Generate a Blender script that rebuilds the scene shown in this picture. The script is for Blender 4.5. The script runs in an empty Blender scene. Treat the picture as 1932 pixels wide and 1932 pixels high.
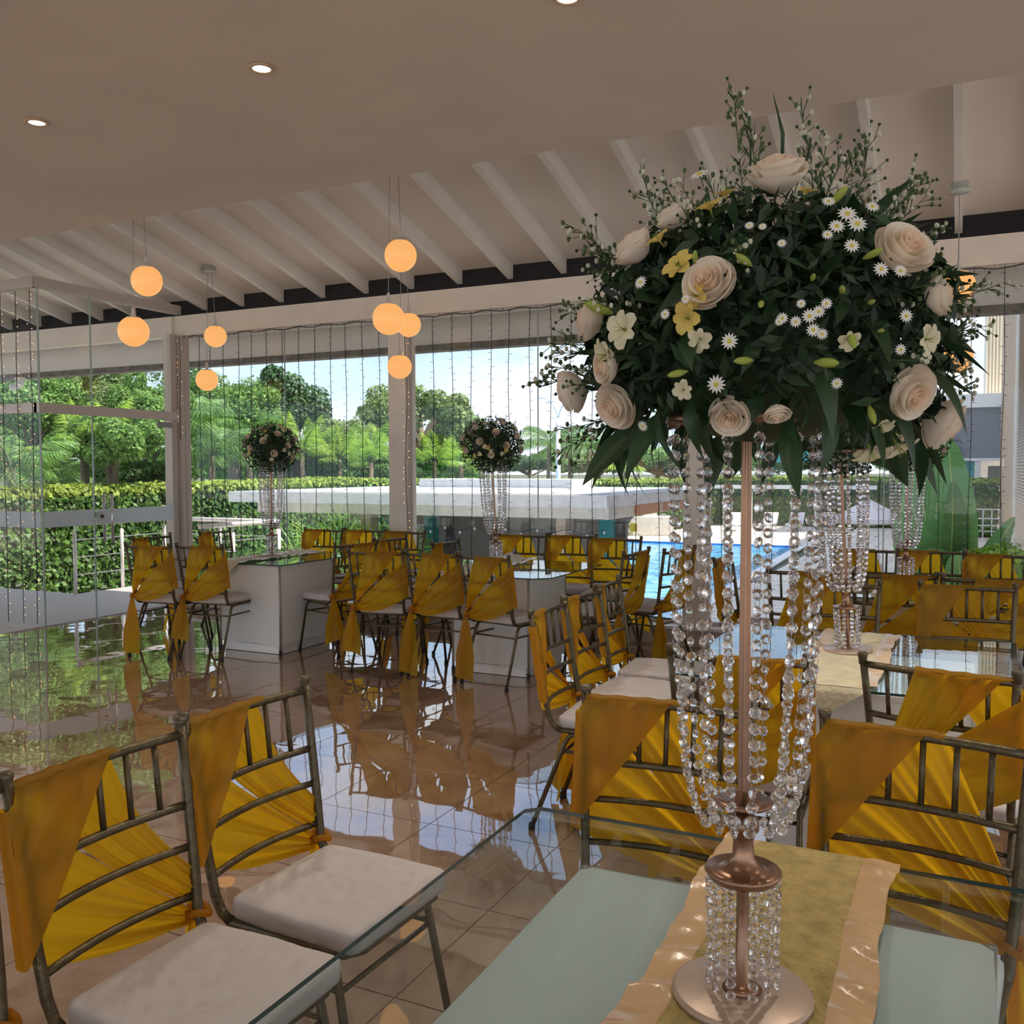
import bpy, math, random
import numpy as np
from mathutils import Vector, Matrix, noise
R_=math.radians
random.seed(7); rs=np.random.RandomState(5)
scene=bpy.context.scene; COL=scene.collection
# ------------------------------------------------------------------ camera
cam_d=bpy.data.cameras.new('camera'); cam=bpy.data.objects.new('camera',cam_d); COL.objects.link(cam)
FPX=1760.; CH=1.55; YAW=R_(25.9); PIT=R_(2.65); ROL=R_(-.17)
fw=np.array([-math.sin(YAW)*math.cos(PIT),math.cos(YAW)*math.cos(PIT),-math.sin(PIT)])
rt=np.array([math.cos(YAW),math.sin(YAW),0.]); up=np.cross(rt,fw)
rt,up=rt*math.cos(ROL)+up*math.sin(ROL),up*math.cos(ROL)-rt*math.sin(ROL)
cam_d.sensor_fit='HORIZONTAL'; cam_d.sensor_width=36; cam_d.lens=36*FPX/1932; cam_d.clip_start=.05; cam_d.clip_end=500
cam.matrix_world=Matrix(((rt[0],up[0],-fw[0],0),(rt[1],up[1],-fw[1],0),(rt[2],up[2],-fw[2],CH),(0,0,0,1)))
scene.camera=cam
def ray(x,y): return fw+rt*(x-966)/FPX-up*(y-966)/FPX
C0=np.array([0,0,CH])
def at(x,y,D): return Vector(C0+ray(x,y)*D)          # world point at forward distance D
def atz(x,y,z): d=ray(x,y); return Vector(C0+d*(z-CH)/d[2])
def aty(x,y,Y): d=ray(x,y); return Vector(C0+d*Y/d[1])
# ------------------------------------------------------------------ view, world, sun
vs=scene.view_settings
scene.display_settings.display_device='sRGB'
vs.view_transform='Standard'; vs.look='None'; vs.exposure=0.58; vs.gamma=1.0; vs.use_curve_mapping=False
cy=scene.cycles
cy.max_bounces=10; cy.diffuse_bounces=4; cy.glossy_bounces=5; cy.transmission_bounces=8; cy.transparent_max_bounces=24
cy.caustics_reflective=True; cy.caustics_refractive=False; cy.sample_clamp_indirect=4.0; cy.adaptive_threshold=.02
SUN=4.5; SKY=1.0
w=bpy.data.worlds.new('sky'); scene.world=w; w.use_nodes=True; nt=w.node_tree; nt.nodes.clear()
def N(nt,t,**k):
    n=nt.nodes.new(t)
    for a,b in k.items():
        if a in n.inputs: n.inputs[a].default_value=b
        else: setattr(n,a,b)
    return n
tc=N(nt,'ShaderNodeTexCoord'); sep=N(nt,'ShaderNodeSeparateXYZ'); nt.links.new(tc.outputs['Generated'],sep.inputs[0])
gr=N(nt,'ShaderNodeValToRGB'); nt.links.new(sep.outputs[2],gr.inputs[0])
e=gr.color_ramp.elements; e[0].position=0.0; e[0].color=(.66,.80,.93,1); e[1].position=1.0; e[1].color=(.26,.44,.90,1)
x=e.new(.35); x.color=(.38,.58,.93,1); x=e.new(.12); x.color=(.54,.73,.95,1)
mp=N(nt,'ShaderNodeMapping'); mp.inputs['Scale'].default_value=(1,1,2.2); nt.links.new(tc.outputs['Generated'],mp.inputs[0])
nz=N(nt,'ShaderNodeTexNoise'); nz.inputs['Scale'].default_value=4.5; nz.inputs['Detail'].default_value=7; nz.inputs['Roughness'].default_value=.55; nt.links.new(mp.outputs[0],nz.inputs['Vector'])
cr=N(nt,'ShaderNodeValToRGB'); nt.links.new(nz.outputs[0],cr.inputs[0]); cr.color_ramp.elements[0].position=.40; cr.color_ramp.elements[1].position=.60
mx=N(nt,'ShaderNodeMixRGB'); nt.links.new(cr.outputs[0],mx.inputs[0]); nt.links.new(gr.outputs[0],mx.inputs[1]); mx.inputs[2].default_value=(.84,.87,.92,1)
nz2=N(nt,'ShaderNodeTexNoise'); nz2.inputs['Scale'].default_value=9; nz2.inputs['Detail'].default_value=5; nt.links.new(mp.outputs[0],nz2.inputs['Vector'])
cr2=N(nt,'ShaderNodeValToRGB'); nt.links.new(nz2.outputs[0],cr2.inputs[0]); cr2.color_ramp.elements[0].position=.52; cr2.color_ramp.elements[0].color=(1,1,1,1); cr2.color_ramp.elements[1].position=.75; cr2.color_ramp.elements[1].color=(.62,.68,.78,1)
mu=N(nt,'ShaderNodeMixRGB'); mu.blend_type='MULTIPLY'; mu.inputs[0].default_value=.8; nt.links.new(mx.outputs[0],mu.inputs[1]); nt.links.new(cr2.outputs[0],mu.inputs[2])
bg=N(nt,'ShaderNodeBackground'); bg.inputs[1].default_value=SKY; nt.links.new(mu.outputs[0],bg.inputs[0])
wo=N(nt,'ShaderNodeOutputWorld'); nt.links.new(bg.outputs[0],wo.inputs[0])
sd=bpy.data.lights.new('sun','SUN'); sd.energy=SUN; sd.angle=R_(.6); sd.color=(1,.93,.82); so=bpy.data.objects.new('sun',sd); COL.objects.link(so)
so.rotation_euler=Vector((.55,.28,1.0)).normalized().to_track_quat('Z','Y').to_euler()

# ------------------------------------------------------------------ materials
MATS={}
def pr(m): return m.node_tree.nodes['Principled BSDF']
def mat(name,c,rough=.5,metal=0.,spec=.5,var=0.,vscale=5.,bump=0.,bscale=30.,emit=None,es=1.,trans=0.,island=0.,coat=0.,ior=1.5,stretch=None):
    m=bpy.data.materials.new(name); m.use_nodes=True; nt=m.node_tree; p=pr(m); MATS[name]=m
    p.inputs['Base Color'].default_value=(*c,1); p.inputs['Roughness'].default_value=rough; p.inputs['Metallic'].default_value=metal
    p.inputs['Specular IOR Level'].default_value=spec; p.inputs['IOR'].default_value=ior; p.inputs['Coat Weight'].default_value=coat
    if emit: p.inputs['Emission Color'].default_value=(*emit,1); p.inputs['Emission Strength'].default_value=es
    csrc=None; tcn=N(nt,'ShaderNodeTexCoord'); vec=tcn.outputs['Object']
    if stretch:
        mp=N(nt,'ShaderNodeMapping'); mp.inputs['Scale'].default_value=stretch; nt.links.new(vec,mp.inputs[0]); vec=mp.outputs[0]
    if var:
        n=N(nt,'ShaderNodeTexNoise'); n.inputs['Scale'].default_value=vscale; n.inputs['Detail'].default_value=4; nt.links.new(vec,n.inputs['Vector'])
        r=N(nt,'ShaderNodeMapRange'); r.inputs['From Min'].default_value=.3; r.inputs['From Max'].default_value=.7; r.inputs['To Min'].default_value=1-var; r.inputs['To Max'].default_value=1+var; nt.links.new(n.outputs[0],r.inputs[0])
        k=N(nt,'ShaderNodeVectorMath',operation='SCALE'); k.inputs[0].default_value=c; nt.links.new(r.outputs[0],k.inputs['Scale']); csrc=k.outputs[0]
    if island:
        g=N(nt,'ShaderNodeNewGeometry'); r=N(nt,'ShaderNodeMapRange'); r.inputs['To Min'].default_value=1-island; r.inputs['To Max'].default_value=1+island; nt.links.new(g.outputs['Random Per Island'],r.inputs[0])
        k=N(nt,'ShaderNodeVectorMath',operation='SCALE'); nt.links.new(r.outputs[0],k.inputs['Scale'])
        if csrc: nt.links.new(csrc,k.inputs[0])
        else: k.inputs[0].default_value=c
        csrc=k.outputs[0]
    if csrc: nt.links.new(csrc,p.inputs['Base Color'])
    if bump:
        n=N(nt,'ShaderNodeTexNoise'); n.inputs['Scale'].default_value=bscale; n.inputs['Detail'].default_value=5; nt.links.new(vec,n.inputs['Vector'])
        b=N(nt,'ShaderNodeBump'); b.inputs['Strength'].default_value=bump; b.inputs['Distance'].default_value=.01; nt.links.new(n.outputs[0],b.inputs['Height']); nt.links.new(b.outputs[0],p.inputs['Normal'])
    if trans:
        t=N(nt,'ShaderNodeBsdfTranslucent'); t.inputs[0].default_value=(*c,1)
        if csrc: nt.links.new(csrc,t.inputs[0])
        ms=N(nt,'ShaderNodeMixShader'); ms.inputs[0].default_value=trans; o=nt.nodes['Material Output']
        nt.links.new(p.outputs[0],ms.inputs[1]); nt.links.new(t.outputs[0],ms.inputs[2]); nt.links.new(ms.outputs[0],o.inputs[0])
    return m
def glassmat(name,tint,ior=1.45,rough=0.):
    m=bpy.data.materials.new(name); m.use_nodes=True; nt=m.node_tree; nt.nodes.clear(); MATS[name]=m
    tr=N(nt,'ShaderNodeBsdfTransparent'); tr.inputs[0].default_value=(*tint,1)
    gl=N(nt,'ShaderNodeBsdfGlossy'); gl.inputs['Roughness'].default_value=rough
    f0=((ior-1)/(ior+1))**2; lw=N(nt,'ShaderNodeLayerWeight'); lw.inputs[0].default_value=.5
    pw=N(nt,'ShaderNodeMath',operation='POWER'); pw.inputs[1].default_value=5; nt.links.new(lw.outputs['Facing'],pw.inputs[0])
    fr=N(nt,'ShaderNodeMath',operation='MULTIPLY_ADD'); fr.inputs[1].default_value=1-f0; fr.inputs[2].default_value=f0; nt.links.new(pw.outputs[0],fr.inputs[0])
    ms=N(nt,'ShaderNodeMixShader'); o=N(nt,'ShaderNodeOutputMaterial')
    nt.links.new(fr.outputs[0],ms.inputs[0]); nt.links.new(tr.outputs[0],ms.inputs[1]); nt.links.new(gl.outputs[0],ms.inputs[2]); nt.links.new(ms.outputs[0],o.inputs[0])
    return m
M_soffit=mat('soffit_paint',(.70,.62,.53),.8,var=.05,vscale=1.5,bump=.15,bscale=8)
M_roof=mat('roof_panel_paint',(.88,.81,.74),.8,var=.04,vscale=2)
M_raft=mat('rafter_paint',(.86,.83,.77),.6,var=.03)
M_beam=mat('beam_paint',(.84,.76,.67),.7,var=.06,vscale=3)
M_fascia=mat('fascia_paint',(.88,.84,.78),.75,var=.05,vscale=2)
M_grime=mat('weathered_edge',(.22,.20,.18),.9,var=.4,vscale=9)
M_dark=mat('shaded_gap_black',(.025,.025,.028),.9)
M_alu=mat('aluminium_frame',(.62,.55,.50),.4,.2)
M_curb=mat('curb_render',(.55,.45,.36),.6,var=.08)
M_sill=mat('sill_paint',(.85,.83,.80),.5)
M_glass=glassmat('window_glass',(.985,.992,.99),1.35)
M_glass_edge=mat('glass_edge',(.42,.52,.50),.15)
M_tglass=glassmat('table_glass',(.89,.955,.965),1.52)
M_tedge=mat('table_glass_edge',(.015,.06,.055),.1)
M_frost=mat('frosted_film',(.80,.85,.87),.6,trans=.5)
M_steel=mat('brushed_steel',(.75,.72,.70),.28,.9)
M_rail=mat('handrail_metal',(.90,.84,.80),.35,.3)
M_chair=mat('antique_gold_paint',(.130,.105,.062),.38,.75,var=.25,vscale=40,bump=.25,bscale=120)
M_cap=mat('black_rubber',(.015,.015,.016),.6)
M_cush=mat('white_cushion_cloth',(.56,.525,.525),.9,var=.03,bump=.3,bscale=25)
def creases(m,sc,st,dist=.012):
    nt=m.node_tree; p=pr(m); tc_=N(nt,'ShaderNodeTexCoord'); wv=N(nt,'ShaderNodeTexNoise'); wv.noise_type='RIDGED_MULTIFRACTAL'; wv.inputs['Scale'].default_value=sc; wv.inputs['Detail'].default_value=2.5; wv.inputs['Distortion'].default_value=1.4
    nt.links.new(tc_.outputs['Object'],wv.inputs['Vector']); b=N(nt,'ShaderNodeBump'); b.inputs['Strength'].default_value=st; b.inputs['Distance'].default_value=dist; nt.links.new(wv.outputs[0],b.inputs['Height']); nt.links.new(b.outputs[0],p.inputs['Normal'])
creases(M_cush,6,1.0,.02)
M_box=mat('white_stretch_cloth',(.90,.90,.89),.75,var=.02,trans=.25)
M_boxframe=mat('box_frame_metal',(.38,.33,.29),.4,.5)
M_acr=mat('acrylic_plinth',(.80,.81,.82),.15)
M_rose=mat('cream_rose_petal',(.93,.84,.72),.7,island=.04,trans=.3)
M_rosec=mat('blush_rose_heart',(.93,.76,.60),.7,island=.05,trans=.3)
M_gleaf=mat('glossy_dark_leaf',(.022,.058,.020),.42,island=.5,trans=.15)
M_gfill=mat('filler_foliage',(.018,.045,.017),.55,island=.6,trans=.15)
M_stem=mat('green_stem',(.07,.11,.035),.6)
M_bud=mat('yellow_green_bud',(.42,.50,.10),.5,island=.2,trans=.3)
M_lily=mat('cream_lily_petal',(.90,.84,.60),.6,island=.08,trans=.35)
M_lilyy=mat('yellow_lily_petal',(.85,.66,.18),.6,island=.12,trans=.35)
M_daisy=mat('white_daisy_petal',(.90,.90,.86),.7,trans=.2)
M_dcent=mat('daisy_centre',(.60,.50,.06),.7)
M_wbud=mat('small_white_bud',(.52,.52,.40),.7,island=.2)
M_copper=mat('rose_gold_metal',(.35,.205,.135),.28,.85,var=.1,vscale=15)
M_plate=mat('pale_gold_plate',(.52,.40,.32),.35,.4)
M_wire=mat('silver_wire',(.35,.32,.30),.3,.9)
m=bpy.data.materials.new('crystal'); m.use_nodes=True; nt=m.node_tree; nt.nodes.clear(); MATS['crystal']=m; M_crys=m
g=N(nt,'ShaderNodeBsdfGlass'); g.inputs['IOR'].default_value=1.55; g.inputs['Roughness'].default_value=0.; g.inputs[0].default_value=(.99,.98,.98,1); tr=N(nt,'ShaderNodeBsdfTransparent'); ms=N(nt,'ShaderNodeMixShader'); ms.inputs[0].default_value=.12
o=N(nt,'ShaderNodeOutputMaterial'); nt.links.new(g.outputs[0],ms.inputs[1]); nt.links.new(tr.outputs[0],ms.inputs[2]); nt.links.new(ms.outputs[0],o.inputs[0])
m=M_crys.copy(); m.name='sparkling_crystal'; M_crys2=m; nt=m.node_tree; gl_=N(nt,'ShaderNodeBsdfGlossy'); gl_.inputs['Roughness'].default_value=.05; gl_.inputs[0].default_value=(.95,.93,.95,1); m2_=N(nt,'ShaderNodeMixShader'); m2_.inputs[0].default_value=.5
o_=[q for q in nt.nodes if q.bl_idname=='ShaderNodeOutputMaterial'][0]; src_=o_.inputs[0].links[0].from_socket; nt.links.new(src_,m2_.inputs[1]); nt.links.new(gl_.outputs[0],m2_.inputs[2]); nt.links.new(m2_.outputs[0],o_.inputs[0])
M_globe=mat('lit_opal_globe',(.34,.22,.12),.4,emit=(1,.45,.13),es=.58)
M_cream=mat('globe_cap',(.72,.68,.62),.5)
M_cord=mat('grey_cord',(.35,.34,.33),.5)
M_canopy=mat('canopy_enamel',(.60,.64,.60),.4)
M_led=mat('downlight_lens',(1,.9,.75),.4,emit=(1,.85,.62),es=3.0)
M_ring=mat('downlight_ring',(.60,.42,.28),.4,.3)
M_wirek=mat('black_wire',(.012,.014,.016),.6)
M_bulb=mat('clear_tiny_bulb',(.75,.75,.75),.2)
M_bulbl=mat('lit_tiny_bulb',(1,.7,.4),.3,emit=(1,.50,.22),es=1.2)
M_runner=mat('yellow_green_plush',(.47,.37,.14),.95,var=.22,vscale=26,bump=1.,bscale=85)
M_runner2=mat('cream_plush',(.72,.68,.50),.95,var=.12,vscale=14,bump=.9,bscale=45)
M_satin=mat('peach_satin',(.66,.45,.25),.22,var=.06,vscale=8)
M_satin2=mat('pale_peach_satin',(.76,.60,.44),.28,var=.06,vscale=8)
# sash: shot taffeta that glows when lit from behind
m=mat('gold_sash_cloth',(.34,.235,.020),.48,trans=.0,var=.12,vscale=9,bump=.25,bscale=14); M_sash=m; nt=m.node_tree; p=pr(m)
t=N(nt,'ShaderNodeBsdfTranslucent'); t.inputs[0].default_value=(1.0,.56,.012,1); ms=N(nt,'ShaderNodeMixShader'); ms.inputs[0].default_value=.66
nt.links.new(p.outputs[0],ms.inputs[1]); nt.links.new(t.outputs[0],ms.inputs[2]); nt.links.new(ms.outputs[0],nt.nodes['Material Output'].inputs[0])
# floor marble
def marble():
    m=mat('beige_marble',(.5,.35,.25),.02,spec=.5,ior=1.5); nt=m.node_tree; p=pr(m)
    g=N(nt,'ShaderNodeNewGeometry')
    n=N(nt,'ShaderNodeTexNoise'); n.inputs['Scale'].default_value=2.2; n.inputs['Detail'].default_value=9; n.inputs['Roughness'].default_value=.65; n.inputs['Distortion'].default_value=.8; nt.links.new(g.outputs['Position'],n.inputs['Vector'])
    r=N(nt,'ShaderNodeValToRGB'); nt.links.new(n.outputs[0],r.inputs[0]); e=r.color_ramp.elements
    e[0].position=.33; e[0].color=(.19,.108,.068,1); e[1].position=.68; e[1].color=(.37,.245,.17,1); q=e.new(.5); q.color=(.30,.19,.125,1)
    nt.links.new(r.outputs[0],p.inputs['Base Color'])
    n2=N(nt,'ShaderNodeTexNoise'); n2.inputs['Scale'].default_value=2.6; n2.inputs['Detail'].default_value=1.5; nt.links.new(g.outputs['Position'],n2.inputs['Vector'])
    b=N(nt,'ShaderNodeBump'); b.inputs['Strength'].default_value=.16; b.inputs['Distance'].default_value=.02; nt.links.new(n2.outputs[0],b.inputs['Height']); nt.links.new(b.outputs[0],p.inputs['Normal'])
    # deep polish: mirror layer over the stone
    gl=N(nt,'ShaderNodeBsdfGlossy'); gl.inputs['Roughness'].default_value=.012; nt.links.new(b.outputs[0],gl.inputs['Normal'])
    fr=N(nt,'ShaderNodeFresnel'); fr.inputs[0].default_value=2.3
    ms=N(nt,'ShaderNodeMixShader'); nt.links.new(fr.outputs[0],ms.inputs[0]); nt.links.new(p.outputs[0],ms.inputs[1]); nt.links.new(gl.outputs[0],ms.inputs[2]); nt.links.new(ms.outputs[0],nt.nodes['Material Output'].inputs[0])
    return m
M_marble=marble()
M_grout=mat('grout',(.30,.20,.14),.5)
M_deck=mat('grey_deck_board',(.58,.52,.53),.45,var=.12,vscale=6,stretch=(.3,4,1))
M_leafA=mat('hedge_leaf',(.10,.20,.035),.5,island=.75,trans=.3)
M_leafT=mat('sunlit_hedge_leaf',(.36,.46,.08),.5,island=.5,trans=.3)  # sunlight on the hedge tops put into a brighter leaf colour
M_tree1=mat('fresh_tree_leaf',(.20,.36,.08),.5,island=.55,trans=.35)
M_tree2=mat('dark_tree_leaf',(.07,.16,.045),.5,island=.55,trans=.25)
M_tree3=mat('olive_tree_leaf',(.26,.36,.12),.5,island=.5,trans=.35)
M_palm=mat('palm_leaf',(.18,.34,.07),.45,island=.5,trans=.3)
M_palmb=mat('bright_palm_leaf',(.40,.58,.08),.45,island=.4,trans=.4)
M_bark=mat('bark',(.22,.17,.12),.9,var=.3,vscale=20)
M_ban=mat('banana_leaf',(.17,.36,.12),.4,var=.18,vscale=9,stretch=(1,1,14),trans=.4)
M_banr=mat('banana_midrib',(.42,.52,.16),.4)
M_ground=mat('garden_soil',(.10,.11,.06),.9,var=.3)
M_hcore=mat('hedge_core',(.025,.045,.015),.9)
M_conc=mat('white_concrete',(.80,.79,.78),.8,var=.08,vscale=6)
M_concg=mat('roof_membrane',(.42,.42,.42),.8,var=.15,vscale=3)
M_pink=mat('pinkish_plaster',(.66,.55,.48),.8)
M_grey=mat('grey_plaster',(.36,.34,.34),.8,var=.06)
M_teal=mat('teal_paint',(.03,.34,.38),.5)
M_teall=mat('pale_teal_panel',(.16,.55,.48),.5)
M_cream2=mat('cream_plaster',(.84,.79,.70),.8,var=.04)
M_orange=mat('terracotta_board',(.62,.24,.10),.6)
M_slat=mat('timber_slat',(.56,.40,.28),.6,island=.2)
M_slatd=mat('brown_timber_slat',(.38,.25,.16),.6,island=.15)
M_slatc=mat('cream_slat',(.92,.82,.60),.6,island=.08)
M_slate=mat('slate_screen',(.20,.21,.25),.7,var=.04)
M_white=mat('white_paint',(.86,.86,.86),.5)
M_black=mat('mottled_black',(.05,.05,.055),.5,var=.5,vscale=12)
M_cloth=mat('parasol_canvas',(.88,.82,.83),.8,trans=.3)
M_mauve=mat('dark_folded_canvas',(.16,.14,.17),.8)
M_pinkc=mat('pink_plastic',(.80,.58,.56),.5)
M_yel=mat('yellow_sign_paint',(.75,.60,.05),.6)
M_blue=mat('blue_plastic',(.02,.22,.72),.3)
M_mesh=mat('wire_mesh',(.42,.42,.30),.5,.3)
M_ac=mat('louvre_grey',(.30,.30,.30),.5)
nt=M_ban.node_tree; oi_=N(nt,'ShaderNodeObjectInfo'); mr_=N(nt,'ShaderNodeMapRange'); mr_.inputs['To Min'].default_value=.55; mr_.inputs['To Max'].default_value=1.5; nt.links.new(oi_.outputs['Random'],mr_.inputs[0]); p=pr(M_ban)
old_=p.inputs['Base Color'].links[0].from_socket; vm_=N(nt,'ShaderNodeVectorMath',operation='SCALE'); nt.links.new(old_,vm_.inputs[0]); nt.links.new(mr_.outputs[0],vm_.inputs['Scale']); nt.links.new(vm_.outputs[0],p.inputs['Base Color'])
for q_ in nt.nodes:
    if q_.bl_idname=='ShaderNodeBsdfTranslucent': nt.links.new(vm_.outputs[0],q_.inputs[0])
def waterm():
    m=mat('pool_water',(.03,.24,.62),.03,spec=.5,ior=1.33); nt=m.node_tree; p=pr(m); g=N(nt,'ShaderNodeNewGeometry')
    n=N(nt,'ShaderNodeTexVoronoi'); n.inputs['Scale'].default_value=2.0; nt.links.new(g.outputs['Position'],n.inputs['Vector'])
    r=N(nt,'ShaderNodeValToRGB'); nt.links.new(n.outputs[0],r.inputs[0]); e=r.color_ramp.elements; e[0].color=(.06,.34,.74,1); e[1].color=(.20,.60,.88,1); e[1].position=.8
    nt.links.new(r.outputs[0],p.inputs['Base Color'])
    n2=N(nt,'ShaderNodeTexNoise'); n2.inputs['Scale'].default_value=2.5; nt.links.new(g.outputs['Position'],n2.inputs['Vector'])
    b=N(nt,'ShaderNodeBump'); b.inputs['Strength'].default_value=.5; b.inputs['Distance'].default_value=.05; nt.links.new(n2.outputs[0],b.inputs['Height']); nt.links.new(b.outputs[0],p.inputs['Normal'])
    return m
M_water=waterm()
def pavem():
    m=mat('flagstone_paving',(.8,.7,.58),.8); nt=m.node_tree; p=pr(m); g=N(nt,'ShaderNodeNewGeometry')
    b=N(nt,'ShaderNodeTexBrick'); b.inputs['Scale'].default_value=1.0; b.inputs['Brick Width'].default_value=.9; b.inputs['Row Height'].default_value=.5; b.inputs['Mortar Size'].default_value=.03
    b.inputs['Color1'].default_value=(.86,.76,.62,1); b.inputs['Color2'].default_value=(.72,.64,.55,1); b.inputs['Mortar'].default_value=(.5,.42,.36,1)
    nt.links.new(g.outputs['Position'],b.inputs['Vector']); nt.links.new(b.outputs[0],p.inputs['Base Color'])
    return m
M_pave=pavem()

# ------------------------------------------------------------------ mesh helpers
class MB:
    def __init__(s): s.v=[]; s.f=[]; s.m=[]
    def add(s,vs,fs,mi=0):
        b=len(s.v); s.v.extend([tuple(a) for a in vs]); s.f.extend([tuple(b+i for i in f) for f in fs]); s.m.extend([mi]*len(fs)); return s
    def box(s,x0,x1,y0,y1,z0,z1,mi=0):
        return s.add([(x0,y0,z0),(x1,y0,z0),(x1,y1,z0),(x0,y1,z0),(x0,y0,z1),(x1,y0,z1),(x1,y1,z1),(x0,y1,z1)],[(0,3,2,1),(4,5,6,7),(0,1,5,4),(1,2,6,5),(2,3,7,6),(3,0,4,7)],mi)
    def bar(s,a,b,wd,hd,upv=(0,0,1),mi=0):
        a=Vector(a);b=Vector(b);d=(b-a).normalized(); u=Vector(upv); sx=d.cross(u).normalized(); u=sx.cross(d)
        vs=[p+sx*(i*wd/2)+u*(j*hd/2) for p in(a,b) for i,j in((-1,-1),(1,-1),(1,1),(-1,1))]
        return s.add(vs,[(3,2,1,0),(4,5,6,7),(0,1,5,4),(1,2,6,5),(2,3,7,6),(3,0,4,7)],mi)
    def tube(s,pts,r,n=8,mi=0,cap=True):
        pts=[Vector(p) for p in pts]; k=len(pts); rr=r if isinstance(r,(list,tuple)) else [r]*k
        vs=[]; t0=(pts[1]-pts[0]).normalized(); u=t0.orthogonal().normalized()
        for i,p in enumerate(pts):
            t=(pts[min(i+1,k-1)]-pts[max(i-1,0)]).normalized(); u=(u-t*u.dot(t)).normalized(); w_=t.cross(u)
            for j in range(n):
                a=2*math.pi*j/n; vs.append(p+(u*math.cos(a)+w_*math.sin(a))*rr[i])
        fs=[(i*n+j,i*n+(j+1)%n,(i+1)*n+(j+1)%n,(i+1)*n+j) for i in range(k-1) for j in range(n)]
        if cap: fs+= [tuple(range(n))[::-1],tuple((k-1)*n+j for j in range(n))]
        return s.add(vs,fs,mi)
    def lathe(s,prof,n=20,c=(0,0,0),mi=0):
        vs=[];k=len(prof)
        for r,z in prof:
            for j in range(n): a=2*math.pi*j/n; vs.append((c[0]+r*math.cos(a),c[1]+r*math.sin(a),c[2]+z))
        fs=[(i*n+j,i*n+(j+1)%n,(i+1)*n+(j+1)%n,(i+1)*n+j) for i in range(k-1) for j in range(n)]
        fs+=[tuple(range(n))[::-1],tuple((k-1)*n+j for j in range(n))]
        return s.add(vs,fs,mi)
    def grid(s,fn,nu,nv,mi=0):
        vs=[fn(i/nu,j/nv) for j in range(nv+1) for i in range(nu+1)]
        fs=[(j*(nu+1)+i,j*(nu+1)+i+1,(j+1)*(nu+1)+i+1,(j+1)*(nu+1)+i) for j in range(nv) for i in range(nu)]
        return s.add(vs,fs,mi)
    def ell(s,c,r,n=10,k=6,mi=0,M=None):
        vs=[];
        for i in range(k+1):
            t=math.pi*i/k
            for j in range(n):
                a=2*math.pi*j/n; p=Vector((r[0]*math.sin(t)*math.cos(a),r[1]*math.sin(t)*math.sin(a),-r[2]*math.cos(t)))
                if M: p=M@p
                vs.append(p+Vector(c))
        fs=[(i*n+j,i*n+(j+1)%n,(i+1)*n+(j+1)%n,(i+1)*n+j) for i in range(k) for j in range(n)]
        return s.add(vs,fs,mi)
    def mesh(s,name,mats,smooth=False):
        me=bpy.data.meshes.new(name); me.from_pydata(s.v,[],s.f)
        for m in (mats if isinstance(mats,(list,tuple)) else [mats]): me.materials.append(m)
        if any(s.m): me.polygons.foreach_set('material_index',s.m)
        if smooth: me.polygons.foreach_set('use_smooth',[True]*len(me.polygons))
        me.update(); return me
    def build(s,name,mats,parent=None,smooth=False,loc=None):
        return link(name,s.mesh(name,mats,smooth),parent,loc)
def link(name,data,parent=None,loc=None,rz=None,rot=None,scale=None):
    o=bpy.data.objects.new(name,data); COL.objects.link(o)
    if parent: o.parent=parent
    if loc is not None: o.location=loc
    if rz is not None: o.rotation_euler=(0,0,rz)
    if rot is not None: o.rotation_euler=rot
    if scale is not None: o.scale=scale if isinstance(scale,(tuple,list)) else (scale,)*3
    return o
def tag(o,label=None,cat=None,group=None,kind=None):
    if label: o['label']=label
    if cat: o['category']=cat
    if group: o['group']=group
    if kind: o['kind']=kind
    return o
def thing(name,label,cat,loc=(0,0,0),rz=0,group=None):
    return tag(link(name,None,None,loc,rz),label,cat,group)
def struct(o): o['kind']='structure'; return o
KIDS={}
def ctree(o,parent=None):
    c=o.copy(); COL.objects.link(c); c.parent=parent
    for ch in o.children: ctree(ch,c)
    return c
def leaves(c,nrm,size,aspect=.5,jit=.6):
    """numpy batch of diamond leaves -> verts, quads"""
    n=len(c); nrm=nrm+rs.normal(0,jit,(n,3)); nrm/=np.linalg.norm(nrm,axis=1)[:,None]+1e-9
    t=rs.normal(0,1,(n,3)); t-=nrm*(t*nrm).sum(1)[:,None]; t/=np.linalg.norm(t,axis=1)[:,None]+1e-9; b=np.cross(nrm,t)
    s=(size*rs.uniform(.6,1.4,n))[:,None]
    v=np.stack([c-t*s*.5,c+b*s*aspect*.5+nrm*s*.06,c+t*s*.5,c-b*s*aspect*.5+nrm*s*.06],1).reshape(-1,3)
    return v
def qmesh(name,v,mats,mi=None):
    n=len(v)//4; me=bpy.data.meshes.new(name); me.vertices.add(len(v)); me.vertices.foreach_set('co',v.astype(np.float32).ravel())
    me.loops.add(4*n); me.loops.foreach_set('vertex_index',np.arange(4*n,dtype=np.int32)); me.polygons.add(n)
    me.polygons.foreach_set('loop_start',np.arange(0,4*n,4,dtype=np.int32)); me.polygons.foreach_set('loop_total',np.full(n,4,dtype=np.int32))
    for m in (mats if isinstance(mats,(list,tuple)) else [mats]): me.materials.append(m)
    if mi is not None: me.polygons.foreach_set('material_index',mi.astype(np.int32))
    me.update(); me.validate(); return me

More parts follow.
